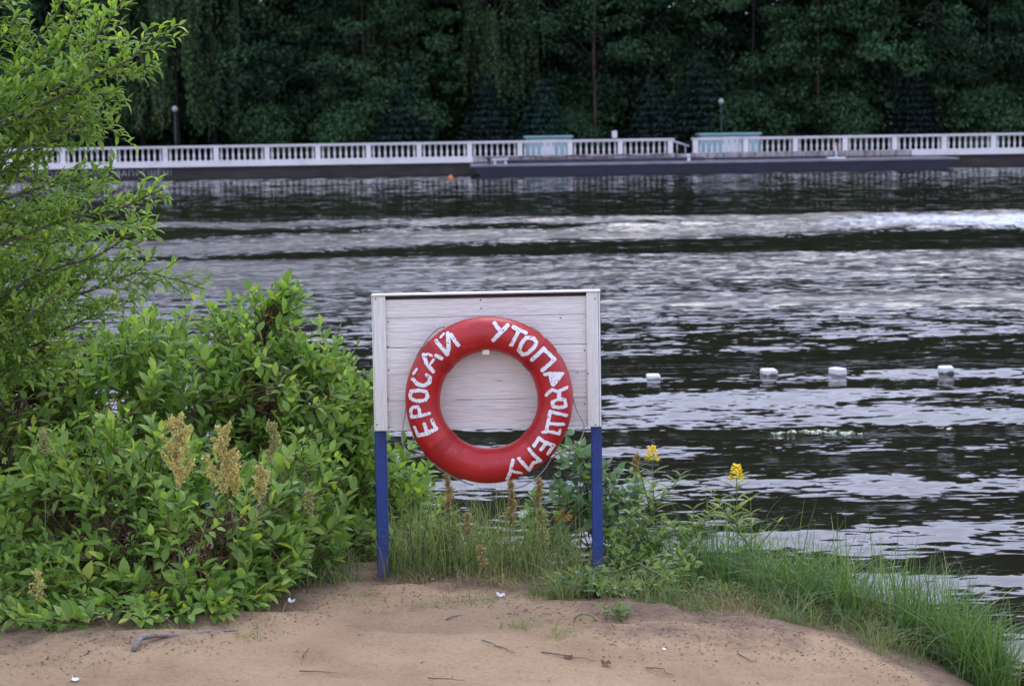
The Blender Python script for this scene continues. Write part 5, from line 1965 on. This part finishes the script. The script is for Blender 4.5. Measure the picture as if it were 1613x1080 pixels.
# dead bits lying where the growth meets the sand
rng = np.random.default_rng(600)
n = 2600
x = rng.uniform(-2.6, 1.9, n)
y = edge_y(x) + rng.normal(.05, .22, n)
far_out = rng.random(n) < .05
y = np.where(far_out, edge_y(x) - rng.uniform(0, 1.6, n), y)
P = np.stack([x, y, ground_z(x, y) + .004], -1)
D = nrm(np.stack([rng.normal(size=n), rng.normal(size=n), rng.normal(0, .15, n)], -1))
solo('plant_litter', Geo().inst(LEAF_SPRIG, frames(D, np.array([0, 0, 1.0]) + rng.normal(0, .3, (n, 3))), rng.uniform(.006, .022, n), P), M['litter'], 'dead leaf bits scattered along the edge of the sand', kind='stuff')

# wispy dark green plant
t = thing('wispy_weed', 'dark green wispy weed with arching thin stems under the lifebuoy', 'plant', tuple(np.append(at(675, 935, 9.45)[:2], gz(*at(675, 935, 9.45)[:2]))))
b0 = ABS[t.name]
rng = np.random.default_rng(44)
for pxs in ([(680, 930), (655, 895), (645, 850), (650, 800)], [(680, 930), (712, 905), (745, 880), (780, 835)], [(680, 930), (690, 890), (692, 850), (696, 810)], [(680, 930), (665, 880), (668, 840), (680, 785)]):
    pts = np.array([at(u, v, 9.45) for u, v in pxs])
    pts[0] = b0
    f = np.linspace(0, 1, 9)
    q = np.stack([np.interp(f, np.linspace(0, 1, 4), pts[:, a_]) for a_ in range(3)], -1)
    q[1:-1] = (q[:-2] + q[1:-1] * 2 + q[2:]) / 4
    g = Geo()
    g.tube(q, np.linspace(.0035, .001, 9), 4)
    for i in range(2, 9):
        for _ in range(5):
            d = nrm(rng.normal(size=3) * np.array([1, .6, .6]) + np.array([0, 0, .8]))
            g.tube([q[i], q[i] + d * .035], [.0008, .0004], 3, False)
    part('stem', g, M['dark_stem'], t)

# stick, twigs, paper scraps, dead leaves on the sand
pts = [on_sand(u, v) + np.array([0, 0, dz]) for u, v, dz in ((211, 1026, .012), (222, 1014, .026), (245, 1008, .022), (290, 1006, .012), (330, 1000, .014), (372, 996, .010))]
solo('driftwood_stick', Geo().tube(pts, [.012, .013, .011, .010, .007, .004], 7), M['driftwood'], 'bent grey stick lying on the sand below the dogwood', 'stick', loc=tuple(pts[0]), smooth=True)
for pxs, lb in (
        ([(703, 977), (715, 972), (727, 969)], 'short dark twig on the sand below the left part of the lifebuoy'),
        ([(676, 1069), (705, 1071), (735, 1075)], 'long thin twig at the bottom edge of the sand below the lifebuoy'),
        ([(853, 1029), (895, 1034), (940, 1043)], 'thin twig pointing at the dead brown leaf on the sand'),
        ([(1018, 1053), (1045, 1055), (1062, 1067)], 'curved thin twig on the sand right of the dead brown leaf'),
        ([(1162, 1031), (1180, 1040), (1192, 1044)], 'twig on the sand below the tall grass'),
        ([(476, 1037), (482, 1028), (488, 1022)], 'tiny upright dark twig on the open sand left of the lifebuoy'),
        ([(470, 1058), (500, 1059), (530, 1062)], 'faint straight twig low on the open sand at left'),
        ([(760, 1010), (790, 1022), (815, 1030)], 'wispy root on the sand in the middle')):
    pts = [on_sand(u, v) + np.array([0, 0, .006]) for u, v in pxs]
    f = np.linspace(0, 2, 9)
    pts = np.stack([np.interp(f, range(3), np.array(pts)[:, a_]) for a_ in range(3)], -1) + RNG.normal(0, .0035, (9, 3)) * np.array([1, 1, .5])
    solo('twig', Geo().tube(pts, np.linspace(.0028, .001, 9), 5), M['grey_twig'], lb, 'twig', group='twigs lying on the sand', loc=tuple(pts[0]))


def scrap(u, v, su, lb, mat, name, seed):
    rng = np.random.default_rng(seed)
    p = on_sand(u, v)
    g = Geo()
    n = 5
    X_, Y_ = np.meshgrid(np.linspace(-1, 1, n), np.linspace(-1, 1, n), indexing='ij')
    s_ = su / F * p[1] / 2
    zz_ = .35 * s_ * (np.abs(X_) + rng.normal(0, .5, X_.shape)) + .5 * s_ * np.clip(Y_, 0, 1)
    V = np.stack([p[0] + X_ * s_ * (1 + rng.normal(0, .12, X_.shape)), p[1] + Y_ * s_ * .8, p[2] + np.abs(zz_) + .004], -1).reshape(-1, 3)
    i, j = np.meshgrid(np.arange(n - 1), np.arange(n - 1), indexing='ij')
    g.add(V, None, np.stack([i * n + j, (i + 1) * n + j, (i + 1) * n + j + 1, i * n + j + 1], -1).reshape(-1, 4))
    solo(name, g, mat, lb, name.replace('_', ' '), loc=tuple(p))


scrap(789, 940, 13, 'crumpled white paper scrap at the foot of the grass below the lifebuoy', M['paper'], 'paper_scrap', 1)
scrap(118, 1073, 13, 'flat white paper scrap at the bottom left of the sand', M['paper'], 'paper_scrap', 2)
scrap(459, 949, 11, 'small white paper scrap at the right end of the low dogwood', M['paper'], 'paper_scrap', 3)
scrap(681, 914, 5, 'tiny white paper scrap in the grass beside the left post', M['paper'], 'paper_scrap', 4)
scrap(1046, 1024, 6, 'tiny white paper scrap on the sand right of the low bush', M['paper'], 'paper_scrap', 5)
scrap(955, 1048, 15, 'dead brown leaf curled on the open sand', M['dead_leaf'], 'dead_leaf', 6)
scrap(895, 1037, 14, 'dark brown dead leaf with sprouts beside it on the sand', M['dead_leaf'], 'dead_leaf', 7)
scrap(137, 977, 9, 'yellow brown dead leaf under the low dogwood', M['orange_leaf'], 'dead_leaf', 8)
